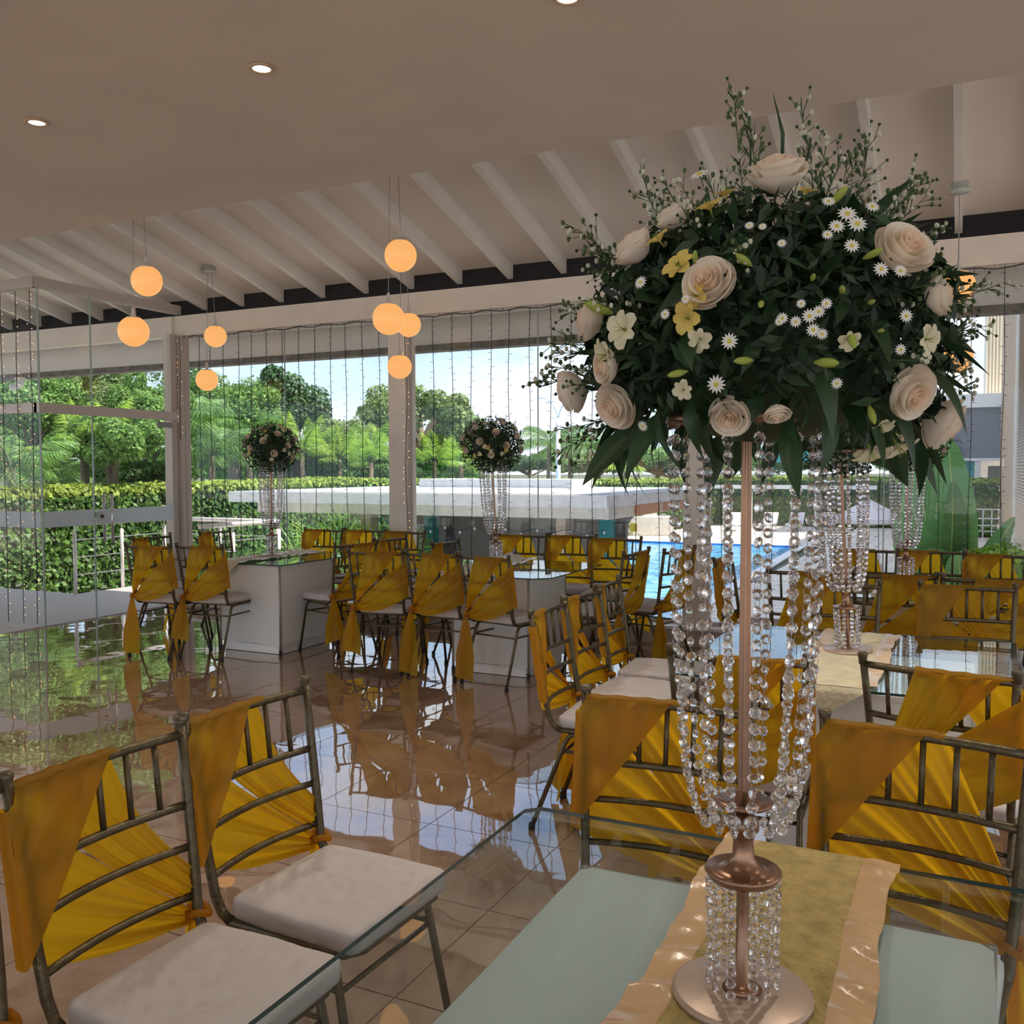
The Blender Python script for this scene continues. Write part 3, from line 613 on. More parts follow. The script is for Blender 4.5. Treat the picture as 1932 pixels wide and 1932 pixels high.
# ================================================================== TABLES
def table(name,gx0,gy0,gx1,gy1,bx0,by0,bx1,by1,label,cut=.03,h=.76,rz=0,inset=0.):
    t=thing('glass_table',label,'table',((bx0+bx1)/2,(by0+by1)/2,0),rz,'glass topped tables on white cloth boxes')
    ox,oy=(bx0+bx1)/2,(by0+by1)/2
    gx0-=ox;gx1-=ox;gy0-=oy;gy1-=oy;hx=(bx1-bx0)/2;hy=(by1-by0)/2
    # cloth box
    tz=h-.009
    def prism(x,y,c,z0,z1,m):
        pts=[(-x+c,-y),(x-c,-y),(x,-y+c),(x,y-c),(x-c,y),(-x+c,y),(-x,y-c),(-x,-y+c)]
        m.add([(a,b,z0) for a,b in pts]+[(a,b,z1) for a,b in pts],[tuple(range(8))[::-1],tuple(range(8,16))]+[(i,(i+1)%8,8+(i+1)%8,8+i) for i in range(8)])
        return m
    for (s,dx,dy) in ((0,0,-1),(1,1,0),(2,0,1),(3,-1,0)):
        L=hx if dy else hy
        def fn(u,v,dx=dx,dy=dy,L=L):
            q=(u-.5)*2*(L-.012); w_=.0012*math.sin(v*60+u*3)*math.sin(math.pi*u)*(1 if u>.0 else 0)
            a=hx-.004+w_; b=hy-.004+w_
            return Vector((q if dy else dx*a, (dy*b if dy else q), .075+.008*math.sin(u*math.pi)+v*(tz-.02-.083)))
        MB().grid(fn,10,22).build('side_panel',M_box,t,True)
    m=prism(hx-.003,hy-.003,.02,tz-.03,tz-.012,MB()); m.build('top_panel',M_box,t)
    for a in(-1,1):
        for b in(-1,1):
            p=MB().tube([(a*(hx-.006),b*(hy-.006),.03),(a*(hx-.006),b*(hy-.006),tz-.012)],.010,8).build('corner_post',M_boxframe,t,True)
            MB().lathe([(.014,0),(.014,.035),(.010,.04)],8,(a*(hx-.006),b*(hy-.006),0)).build('foot_cap',M_cap,p)
    m=MB()
    for z in(.085,tz-.02):
        for b in(-1,1): m.tube([(-hx+.01,b*(hy-.012),z),(hx-.01,b*(hy-.012),z)],.008,6); m.tube([(b*(hx-.012),-hy+.01,z),(b*(hx-.012),hy-.01,z)],.008,6)
    m.build('box_frame',M_boxframe,t)
    prism(hx-.02,hy-.02,.02,.004,.075,MB()).build('plinth',M_acr,t)
    # glass top, chamfered corners
    c=cut; pts=[(gx0+c,gy0),(gx1-c,gy0),(gx1,gy0+c),(gx1,gy1-c),(gx1-c,gy1),(gx0+c,gy1),(gx0,gy1-c),(gx0,gy0+c)]
    m=MB(); m.add([(a,b,tz-.002) for a,b in pts]+[(a,b,h-.002) for a,b in pts],[tuple(range(8))[::-1],tuple(range(8,16))],0); m.add([(a,b,tz-.002) for a,b in pts]+[(a,b,h-.002) for a,b in pts],[(i,(i+1)%8,8+(i+1)%8,8+i) for i in range(8)],1)
    m.build('glass_top',[M_tglass,M_tedge],t)
    return t
table('t',-.91,.74,.34,1.965,-.69,.99,.06,1.75,'nearest glass table, empty white box under greenish glass, foreground')
table('t',-1.03,3.50,.22,4.76,-.65,3.53,.05,4.30,'glass table with cream runner in the middle right, bright reflections')
table('t',-6.33,6.08,-5.08,7.30,-5.77,6.10,-5.11,6.83,'far left glass table with white cloth box facing the left windows')
table('t',-3.92,6.09,-2.69,7.35,-3.52,6.19,-2.87,6.90,'second far glass table with a cut corner beside the middle chair row',cut=.11)
table('t',-1.0,6.05,.28,7.25,-.66,6.10,.02,6.85,'far right glass table behind the row of chair backs, near the plants')

# ================================================================== RUNNERS
def runner(x,y0,y1,wd,z,label,mc,ms_,tri=.16,seed=0,tf=True,rot=0,lift=0):
    t=thing('table_runner',label,'table runner',(x,(y0+y1)/2,z),rot,'gold and cream table runners')
    L=(y1-y0); hw=wd/2; bd=.062
    def base(px_,py):   # height of the cloth at a plan point
        s=noise.noise(Vector((px_*6+seed,py*5,seed)))
        zz=.004+.004*max(0,s)
        if lift: zz+=lift*max(0,(py/L-.25))**1.0*(1+.6*math.sin(px_*22+seed))
        return zz
    def edge(py): return .006*math.sin(py*9+seed)+.002*math.sin(py*29+seed*2)
    MB().grid(lambda u,v:Vector(((u-.5)*2*(hw-bd)+edge((v-.5)*L)*(.5),(v-.5)*L,base((u-.5)*wd,(v-.5)*L)+.003)),14,60).build('plush_centre',mc,t,True)
    for s in(-1,1):
        def fb(u,v,s=s):
            py=(v-.5)*L; x0=s*(hw-bd)+edge(py)*.5; x1=s*(hw)+edge(py+.05*s)*1.2; ruf=(.009*math.sin(py*40+seed*3+s*2+3.*math.sin(py*7)+u*2.2)+.004*math.sin(py*97+seed+u*3))*(.2+.8*math.sin(math.pi*min(1,u*.8)))
            return Vector((lerp(x0,x1,u),py+.004*math.sin(py*40)*u,base(x0,py)+.002+max(0,ruf+.004*u)))
        MB().grid(fb,6,150).build('satin_border',ms_,t,True)
    if tf:
        def ft(u,v):
            w_=(hw-.02)*(1-v)+.002; yy=-L/2-.012*min(1,v*5)-.004; return Vector(((u-.5)*2*w_,yy,base(0,-L/2)+.002-max(0,v-.04)*tri))
        MB().grid(ft,8,8).build('hanging_point',mc,t,True)
    return t
runner(-.275,.70,1.965,.335,.759,'yellow green runner with peach satin edges under the big crystal stand',M_runner,M_satin,tf=False,seed=1)
runner(-.43,3.50,4.70,.33,.759,'cream plush runner with a hanging point on the middle right table',M_runner2,M_satin2,seed=2,tri=.10)
runner(-5.66,6.08,7.27,.33,.759,'pale gold runner lying across the far left glass table',M_runner2,M_satin2,seed=3,tri=.12,lift=.03)
runner(-3.45,6.09,7.33,.30,.759,'crumpled pale gold runner with a raised corner, second far table',M_runner2,M_satin2,seed=4,tri=.14,lift=.10)
runner(-.36,6.06,7.22,.32,.759,'cream runner on the far right table behind chair backs',M_runner2,M_satin2,seed=5,lift=.02)

# ================================================================== CRYSTAL STANDS
def bead_mesh(R,n=8,name='bead'):
    m=MB(); V=[];F=[]
    for r,y in ((R*.5,-R*.52),(R,0),(R*.5,R*.52)):
        for j in range(n): a=2*math.pi*(j+(.5 if r<R else 0))/n; V.append((r*math.cos(a),y,r*math.sin(a)))
    F+=[tuple(range(n)),tuple(range(2*n,3*n))[::-1]]
    for k in(0,n):
        for j in range(n): 
            if k==0: F+=[(j,n+j,n+(j+1)%n),(j,n+(j+1)%n,(j+1)%n)]
            else: F+=[(n+j,2*n+j,n+(j+1)%n),(n+(j+1)%n,2*n+j,2*n+(j+1)%n)]
    m.add(V,F); m.v=[tuple(p) for p in m.v]
    me=m.mesh(name,M_crys); return me
BEADL=bead_mesh(.0088); BEADS=bead_mesh(.0073)
UP=[(.106,.848),(.103,.70),(.098,.55),(.090,.42),(.083,.345),(.070,.290),(.053,.262),(.043,.283)]
def strand_pts(path,step):
    P=[Vector(p) for p in path]; out=[P[0].copy()]; need=step; i=0; cur=P[0].copy()
    while i<len(P)-1:
        d=(P[i+1]-cur); 
        if d.length>=need: cur=cur+d.normalized()*need; out.append(cur.copy()); need=step
        else: need-=d.length; cur=P[i+1].copy(); i+=1
    return out
def stand_body(t):
    b=MB().lathe([(.001,0),(.100,0),(.103,.004),(.102,.010),(.097,.012),(.001,.012)],40).build('base_plate',M_plate,t,True)
    MB().lathe([(.001,.012),(.030,.012),(.020,.018),(.010,.024),(.0095,.17),(.012,.178),(.001,.18)],16).build('lower_stem',M_copper,t,True)
    MB().lathe([(.001,.172),(.014,.172),(.050,.180),(.056,.190),(.054,.194),(.040,.190),(.024,.198),(.016,.212),(.0145,.235),(.018,.248),(.0225,.252),(.0225,.268),(.014,.276),(.001,.277)],30).build('bowl',M_copper,t,True)
    MB().lathe([(.001,.277),(.012,.277),(.016,.284),(.040,.290),(.043,.295),(.040,.297),(.014,.292),(.0115,.31),(.001,.31)],26).build('collar',M_copper,t,True)
    m=MB(); n=14; V=[];zs=[.30,.85]
    for z,r in zip(zs,(.0092,.0070)):
        for j in range(n*2): a=math.pi*j/n; q=r*(1 if j%2 else .88); V.append((q*math.cos(a),q*math.sin(a),z))
    m.add(V,[(j,(j+1)%(2*n),2*n+(j+1)%(2*n),2*n+j) for j in range(2*n)]+[tuple(range(2*n))[::-1],tuple(range(2*n,4*n))]); m.build('upper_stem',M_copper,t)
    m=MB().lathe([(.001,.846),(.112,.846),(.116,.850),(.116,.858),(.112,.862),(.001,.862)],40); m.build('top_dish',M_copper,t,True)
def strands(t,individual):
    rr=random.Random(3); front=math.atan2(-1.37,.28)   # towards the camera
    specs=[]
    for k in range(14):
        a=front+2*math.pi*(k+.5)/14+rr.uniform(-.10,.10); specs.append((a,'u'))
    for k in range(11):
        a=front+2*math.pi*(k+.5)/11+rr.uniform(-.08,.08); specs.append((a,'l'))
    for a,kd in specs:
        jx=rr.uniform(-.004,.004); step=.0235 if kd=='u' else .0170
        if kd=='u': path=[((r+jx)*math.cos(a+.10*(1-z)*jx*30),(r+jx)*math.sin(a),z) for r,z in UP]
        else: path=[(.051*math.cos(a),.051*math.sin(a),.178),(.049*math.cos(a),.049*math.sin(a),.10),(.050*math.cos(a),.050*math.sin(a),.022)]
        pts=strand_pts(path,step); R=(.0088 if kd=='u' else .0066); me=BEADL if kd=='u' else BEADS
        diff=abs((a-front+math.pi)%(2*math.pi)-math.pi); ind=individual and (diff<1.75 or kd=='l')
        m=MB()
        for i in range(len(pts)-1):      # little wire rings between beads
            c=(pts[i]+pts[i+1])/2; d=(pts[i+1]-pts[i]).normalized(); s=d.orthogonal().normalized(); q=d.cross(s); ya=rr.uniform(0,3.14); s2=s*math.cos(ya)+q*math.sin(ya)
            rg=step/2-R*.45; nn=8 if individual else 5
            m.tube([c+d*rg*math.cos(2*math.pi*k/nn)+s2*rg*.75*math.sin(2*math.pi*k/nn) for k in range(nn+1)],.00045 if individual else .0007,3,cap=False)
        st=m.build('crystal_strand',M_wire,t); bm_=MB()
        for p in pts:
            yaw=a+math.pi/2+rr.uniform(-.9,.9); M=Matrix.Rotation(yaw,4,'Z')@Matrix.Rotation(rr.uniform(-.25,.25),4,'X')
            if ind: o=link('bead',me,st,p); o.rotation_euler=M.to_euler()
            else: bm_.add([M@v.co*(1 if individual else 1.2)+p for v in me.vertices],[tuple(f.vertices) for f in me.polygons])
        if bm_.v: o=bm_.build('beads',M_crys if individual else M_crys2,st); o['kind']='stuff'
def crystal_stand(loc,label,near=False,tilt=(0,0),src=None):
    if src: t=ctree(src); t.location=loc
    else:
        t=thing('crystal_stand',label,'centrepiece stand',loc); stand_body(t); strands(t,near)
    t.rotation_euler=(tilt[0],tilt[1],0); tag(t,label,'centrepiece stand','crystal centrepiece stands'); return t
SB=Vector((-.285,1.365,.766))
crystal_stand(SB,'big rose gold flower stand with crystal bead strands, in the foreground',True)
s1=crystal_stand((-.44,4.20,.766),'rose gold crystal stand on the middle right table, leaning slightly left',False,(R_(.5),R_(-2.6)))
s2=crystal_stand((-5.69,6.69,.766),'crystal bead stand on the far left table',False,(0,R_(.3)),src=s1)
s3=crystal_stand((-3.42,6.76,.766),'leaning crystal bead stand on the second far table',False,(0,R_(-2.6)),src=s1)
s4=crystal_stand((-.34,6.60,.766),'crystal bead stand on the far right table before the banana leaves',False,(0,0),src=s1)

# ================================================================== FLOWERS
def petal_patch(m,M,fn,nu=6,nv=6,mi=0):
    m.grid(lambda u,v:M@Vector(fn(u*2-1,v)),nu,nv,mi)
def rose_parts():
    core=MB(); rr=random.Random(5)
    for k,(r,h,sp,n,lean,mi) in enumerate(((.10,.98,1.5,2,.0,1),(.22,1.0,1.35,3,.02,1),(.36,.98,1.15,3,.05,1),(.52,.92,1.0,4,.10,0),(.70,.82,.85,4,.20,0))):
        for i in range(n):
            a=2*math.pi*i/n+k*.8+rr.uniform(-.15,.15)
            def fn(u,v,r=r,h=h,sp=sp,lean=lean,a=a,k=k):
                bul=math.sin(min(1,v*1.15)*math.pi*.5); rad=r*(.30+.72*bul)+lean*v*v*1.0+.05*v*(u)*.8; ang=a+u*sp*(.55+.45*v)
                z=h*v*(1-.07*abs(u)**2.4)-.1*k*.3+ .012*math.sin(u*5+k)
                rad+=.05*max(0,v-.85)/.15*(1-abs(u)*.5)
                return (rad*math.cos(ang),rad*math.sin(ang),z)
            petal_patch(core,Matrix.Identity(4),fn,7,6,mi)
    core.ell((0,0,-.02),(.5,.5,.30),10,5,0)
    pm=MB()
    def fo(u,v):
        bul=math.sin(min(1,v*1.1)*math.pi*.5); rad=.34+.64*bul+.05*max(0,v-.6)**1.3; ang=u*1.12*(.5+.5*math.sin(v*2.0+.3))
        z=.92*v*(1-.07*u*u)-.24-.65*max(0,v-.86)*(1+.3*abs(u))+.02*math.sin(u*4)
        return (rad*math.cos(ang),rad*math.sin(ang),z)
    petal_patch(pm,Matrix.Identity(4),fo,8,8)
    return core.mesh('rose',[M_rose,M_rosec],True),pm.mesh('outer_petal',M_rose,True)
ROSE,OPET=rose_parts()
def lily_mesh(name,mt):
    m=MB()
    for i in range(6):
        a=math.pi*i/3; ln=1.0 if i%2 else .9; wd=.34 if i%2 else .24
        def fn(u,v,a=a,ln=ln,wd=wd):
            w_=wd*1.15*math.sin(math.pi*(v**1.15)*.86+.10)**.75; r=.08+ln*(v**1.2)*.9; z=.75*v-.45*v**3+.09*(1-u*u)*-1*math.sin(math.pi*v); x=r; y=u*w_
            return (x*math.cos(a)-y*math.sin(a),x*math.sin(a)+y*math.cos(a),z)
        petal_patch(m,Matrix.Identity(4),fn,4,7,0)
    for i in range(5): a=1.2*i; m.tube([(0,0,.05),(.12*math.cos(a),.12*math.sin(a),.45),(.22*math.cos(a),.22*math.sin(a),.62)],.014,4,1)
    m.lathe([(.03,-.5),(.06,-.1),(.10,.05)],6,(0,0,0),1); return m.mesh(name,[mt,M_bud],True)
LILY=lily_mesh('lily',M_lily); LILYY=lily_mesh('lily',M_lilyy)
def daisy_mesh():
    m=MB()
    for i in range(13):
        a=2*math.pi*i/13; c,s=math.cos(a),math.sin(a)
        m.add([(.22*c-(-.07)*s,.22*s+(-.07)*c,.04),(.62*c+.13*s,.62*s-.13*c,.08),(1.0*c,1.0*s,.0),(.62*c-.13*s,.62*s+.13*c,.08),(.22*c-.07*s,.22*s+.07*c,.04)],[(0,1,2,3,4)],0)
    m.ell((0,0,.06),(.27,.27,.13),10,5,1); m.tube([(0,0,0),(0,0,-1.2)],.05,4,2); return m.mesh('daisy',[M_daisy,M_dcent,M_stem],False)
DAISY=daisy_mesh()
def bud_mesh():
    m=MB(); m.lathe([(.01,-1.0),(.10,-.85),(.26,-.35),(.30,.1),(.24,.6),(.10,.92),(.02,1.0)],9); return m.mesh('lily_bud',M_bud,True)
BUD=bud_mesh()
def leaf_mesh(bend,wd,name='leaf',mt=None):
    m=MB()
    def fn(u,v):
        w_=wd*math.sin(math.pi*min(1,v*.97+.03)**.75); return Vector((u*2-1,0,0))*w_+Vector((0,v-bend*.3*v*v,-bend*v*v+abs(u*2-1)*w_*.35))
    m.grid(fn,4,8); return m.mesh(name,mt or M_gleaf,True)
LEAFS=[leaf_mesh(b,w_) for b,w_ in((.15,.13),(.4,.16),(.7,.15),(.05,.20),(.3,.08))]
def orient(nrm,spin=0.,upx=None):
    q=Vector(nrm).normalized().to_track_quat('Z','Y').to_matrix().to_4x4()
    return q@Matrix.Rotation(spin,4,'Z')
def sprig_mesh(p0,p1,curl,nb,rr,size=1.):
    m=MB(); p0=Vector(p0);p1=Vector(p1); L=(p1-p0).length; side=(p1-p0).cross(Vector((rr.uniform(-1,1),rr.uniform(-1,1),.3))).normalized(); 
    P=lambda t: p0.lerp(p1,t)+side*curl*L*math.sin(math.pi*t)*.5
    m.tube([P(k/7) for k in range(8)],[.0014*size*(1.3-.9*k/7) for k in range(8)],4,0)
    d=(p1-p0).normalized()
    for i in range(nb):
        t=.35+.65*(i+.5)/nb; a=rr.uniform(0,6.28); o=d.orthogonal().normalized(); o2=d.cross(o); s=(o*math.cos(a)+o2*math.sin(a)+d*1.1).normalized(); ln=rr.uniform(.012,.034)*size*(1.25-.6*t)
        b=P(t); e=b+s*ln; m.tube([b,e],.0006*size,3,0)
        m.ell(e,(.0027*size,.0027*size,.0036*size),5,4,1 if rr.random()<.45 else 0)
        if rr.random()<.5: f=b+(s*.5+d*.3+o*rr.uniform(-.6,.6)).normalized()*ln*1.1; m.add([b,b.lerp(f,.5)+o2*.0016*size,f,b.lerp(f,.5)-o2*.0016*size],[(0,1,2,3)],2)
        if rr.random()<.4:
            e2=e+(s+o*rr.uniform(-1,1)).normalized()*.011*size; m.tube([b.lerp(e,.5),e2],.0005*size,3,0); m.ell(e2,(.0022*size,)*3,5,4,2)
    m.ell(P(1),(.0036*size,)*3,5,4,1)
    return m.mesh('bud_sprig',[M_stem,M_wbud,M_gleaf],False)
def ray_ball(px,py,c,r):
    o=C0; d=ray(px,py); s=np.array(r); O=(o-np.array(c))/s; D=d/s; A=D@D; B=2*O@D; Cc=O@O-1; dis=B*B-4*A*Cc
    t=(-B-math.sqrt(dis))/(2*A) if dis>0 else -B/(2*A)
    p=o+d*t; n=(p-np.array(c))/(s*s); n/=np.linalg.norm(n); return Vector(p),Vector(n)
BC=SB+Vector((.022,.012,.965)); BR=(.262,.262,.205)
def bouquet_near():
    t=thing('flower_arrangement','large domed bouquet of cream roses, lilies and daisies on the near stand','flower arrangement',SB+Vector((0,0,.862)),0,'rose bouquets on crystal stands')
    Lc=BC-t.location; rr=random.Random(9); KEEP=[]
    def rel(p): return Vector(p)-t.location
    # dark foliage mass
    MB().ell(Lc+Vector((0,0,-.02)),(.175,.175,.125),20,14).build('foliage_core',M_gfill,t,True)
    n=5200; d=rs.normal(0,1,(n,3)); d/=np.linalg.norm(d,axis=1)[:,None]; d[:,2]=np.where(d[:,2]<-.55,-d[:,2]*.6,d[:,2]); rad=rs.uniform(.60,1.0,n)**.6
    c=d*np.array(BR)*rad[:,None]+np.array(Lc)
    o=link('filler_leaves',qmesh('filler_leaves',leaves(c,d,.030,.35,.8),M_gfill),t); o['kind']='stuff'
    def rose(px,py,r,tilt=(0,0,0),depth=1.0,cup=1.0):
        p,nn=ray_ball(px,py,BC,[b*depth for b in BR]); nn=(nn+Vector(tilt)).normalized(); s=r*p_px(p)
        KEEP.append((rel(p)+nn*s*.25,s)); o=link('rose',ROSE,t); M=Matrix.Translation(rel(p)-nn*s*.12)@orient(nn,rr.uniform(0,6.28)); o.matrix_local=M@Matrix.Diagonal((s,s,s*1.0,1))
        for k in range(5):
            q=link('outer_petal',OPET,o); q.rotation_euler=(rr.uniform(-.10,.10),rr.uniform(-.04,.26)*cup,2*math.pi*k/5+rr.uniform(-.2,.2)); q.scale=(rr.uniform(.95,1.06),)*3
    def p_px(p): v=np.array(p)-C0; return float(v@fw)/FPX
    for a in ((1342,540,50,(-.1,-.5,.25)),(1468,340,54,(-.1,-.5,.7)),(1203,475,42,(-.5,.2,.6)),(1697,482,56,(.2,-.4,.3)),(1380,782,38,(0,-.7,.0)),(1168,762,42,(-.1,-.6,0)),(1120,605,38,(-.6,0,.2)),(1708,738,50,(.3,-.3,-.1)),(1768,792,50,(.6,.2,-.3)),(1275,415,34,(-.3,.3,.6)),(1762,560,38,(.6,.4,.2)),(1088,735,42,(-.7,.1,0)),(1465,775,26,(.1,.3,-.6)),(1150,690,34,(-.3,-.2,.2))):
        rose(*a)
    for a in ((1560,400,40),(1620,700,42),(1300,860,38)):   # a few on the far side, seen from elsewhere
        p,nn=ray_ball(*a[:2],BC,BR); p2=BC*2-p; s=.035; o=link('rose',ROSE,t); nn=-nn; nn.z=abs(nn.z); o.matrix_local=Matrix.Translation(rel(p2)-nn*s*.3+Vector((0,0,.06)))@orient(nn)@Matrix.Diagonal((s,s,s,1))
    for i in range(230):
        z=rr.uniform(-.75,.95); a=rr.uniform(0,6.283); s=math.sqrt(1-z*z); dv=Vector((s*math.cos(a),s*math.sin(a),z)); p=Lc+Vector((dv.x*BR[0],dv.y*BR[1],dv.z*BR[2]))*rr.uniform(.55,.86)
        ln=rr.uniform(.055,.115); tw=(dv+Vector((rr.uniform(-.6,.6),rr.uniform(-.6,.6),rr.uniform(-.7,.5)))).normalized()
        if any((p+tw*ln*f-c_).length<r_*1.25 for c_,r_ in KEEP for f in (.3,.6,1.)): continue
        M=Matrix.Translation(p)@tw.to_track_quat('Y','Z').to_matrix().to_4x4()@Matrix.Rotation(rr.uniform(-1,1),4,'Y')
        o=link('leaf',rr.choice(LEAFS),t); o.matrix_local=M@Matrix.Diagonal((ln,ln,ln,1))
    # hanging leaves below the rim
    for i in range(46):
        a=rr.uniform(0,6.283); p=Lc+Vector((math.cos(a)*.19,math.sin(a)*.19,-.10+rr.uniform(-.03,.02))); tw=Vector((math.cos(a)*.6,math.sin(a)*.6,-1+rr.uniform(-.1,.5))).normalized(); ln=rr.uniform(.07,.12)
        if any((p+tw*ln*f-c_).length<r_*1.25 for c_,r_ in KEEP for f in (.3,.6,1.)): continue
        o=link('leaf',rr.choice(LEAFS),t); o.matrix_local=Matrix.Translation(p)@tw.to_track_quat('Y','Z').to_matrix().to_4x4()@Matrix.Rotation(rr.uniform(-.8,.8),4,'Y')@Matrix.Diagonal((ln,ln,ln,1))
    def fl(me,name,px,py,r,tilt=(0,0,0),depth=1.02,zs=1.,out=0.):
        p,nn=ray_ball(px,py,BC,[b*depth for b in BR]); nn=(nn+Vector(tilt)).normalized(); s=r*p_px(p)
        o=link(name,me,t); o.matrix_local=Matrix.Translation(rel(p)+nn*out)@orient(nn,rr.uniform(0,6.28))@Matrix.Diagonal((s,s,s*zs,1))
    for a in ((1180,622,40,(-.1,-.6,.1)),(1148,668,38,(-.5,-.2,-.3)),(1205,862,36,(-.2,-.3,-1.2)),(1245,885,32,(-.1,-.2,-1.4)),(1640,845,42,(.1,-.3,-1.0)),(1692,838,40,(.4,-.1,-.9)),(1322,640,26,(0,-.5,-.4)),(1290,735,22,(0,-.6,.1)),(1600,640,24,(.1,-.3,-.8)),(1745,640,34,(.5,-.2,-.1)),(1160,850,34,(-.5,0,-.8)),(1660,800,30,(.3,-.2,-.9))): fl(LILY,'lily',*a)
    for a in ((1285,505,36,(-.3,-.4,.5)),(1300,600,34,(-.4,-.3,-.3)),(1340,395,32,(-.3,-.2,.8)),(1370,370,28,(-.1,-.1,1)),(1245,455,30,(-.4,0,.6)),(1315,560,30,(-.5,-.5,0)),(1180,830,28,(-.4,-.1,-.8)),(1520,365,26,(.3,0,1))): fl(LILYY,'lily',*a)
    for px,py,r,tl_ in ((1413,680,26,(-.9,-.2,.2)),(1548,684,32,(1.2,-.2,.1)),(1605,632,26,(0,-.4,-1.3)),(1437,570,20,(0,-.6,-.8)),(1412,497,26,(-.8,-.4,.2)),(1290,702,24,(-1,-.2,0)),(1532,530,16,(.1,-.8,.3)),(1590,552,20,(-.4,-.7,.2)),(1642,772,24,(0,-.4,-1)),(1572,380,26,(1,-.1,.3)),(1635,485,24,(1.1,-.2,.1)),(1140,585,34,(-1,-.2,.6)),(1638,573,16,(.2,-.6,0)),(1655,625,14,(.3,-.7,0)),(1312,498,18,(.4,-.3,.9))):
        fl(BUD,'lily_bud',px,py,r,tl_,1.03,.95,.008)
    for px,py,r in ((1380,645,17),(1356,722,19),(1525,600,15),(1500,610,12),(1542,592,13),(1556,578,12),(1532,625,14),(1548,632,12),(1476,604,12),(1510,578,10),(1594,418,20),(1612,436,20),(1575,440,17),(1602,475,16),(1558,455,12),(1325,345,21),(1218,540,14),(1300,570,10),(1222,797,12),(1655,517,16),(1690,520,14),(1475,470,10),(1416,438,10),(1263,597,11),(1470,610,9),(1575,720,12),(1700,600,14),(1690,660,12),(1640,405,15),(1560,395,14),(1440,440,9)):
        fl(DAISY,'daisy',px,py,r,(0,-.5,.1),1.05,1.,.012)
    tips=[((1385,180),22,.1,0),((1412,215),16,.1,0),((1370,330),12,.2,0),((1508,205),14,.25,0),((1528,255),10,.2,0),((1212,330),16,.15,0),((1085,430),22,.1,0),((1120,470),14,.1,0),((1640,262),22,.15,0),((1622,300),18,.1,0),((1722,325),20,.1,0),((1728,345),14,.15,0),((1012,720),12,.15,1),((1040,650),14,.1,1),((1035,690),14,.2,1),((1060,665),12,.1,1),((1052,852),14,.1,1),((1100,880),12,.1,1),((1830,628),14,.15,1),((1838,742),14,.1,1),((1832,700),12,.1,1),((1838,545),14,.1,1),((1790,690),12,.2,1),((1810,655),12,.2,1),((1075,810),12,.2,1),((1330,330),10,.1,0),((1680,370),16,.2,0),((1590,300),16,.1,0),((1245,395),12,.1,0),((1560,260),9,.1,0),((1780,500),10,.2,0),((1710,560),12,.2,0)]
    for (px,py),nb,cu,far in tips:
        D=1.39+ (.05 if far else 0.0)+rr.uniform(-.06,.08); p1=rel(at(px,py,D)); v=p1-Lc; p0=Lc+Vector((v.x*.35,v.y*.4,v.z*.25))
        link('bud_sprig',sprig_mesh(p0,p1,cu*rr.choice([-1,1]),nb+8,rr,1.25),t)
    for i in range(26):
        z=rr.uniform(-.3,.9); a=rr.uniform(0,6.28); s=math.sqrt(1-z*z); dv=Vector((s*math.cos(a)*BR[0],s*math.sin(a)*BR[1],z*BR[2])); link('bud_sprig',sprig_mesh(Lc+dv*.5,Lc+dv*rr.uniform(1.08,1.25),.1,12,rr),t)
    for (x0,y0),(x1,y1),r in (((1475,290),(1459,178),.0032),((1415,300),(1398,208),.0018),((1500,300),(1530,250),.003)):
        a=rel(at(x0,y0+40,1.40)); b=rel(at(x1,y1,1.38)); MB().tube([a,a.lerp(b,.5)+Vector((.008,0,0)),b],[r*.7,r,.0004],5).build('grass_blade',M_gleaf,t,True)
    o=MB().box(-.05,.05,-.05,.05,0,.02).build('foam_block',M_gfill,t)
    return t
bouquet_near()
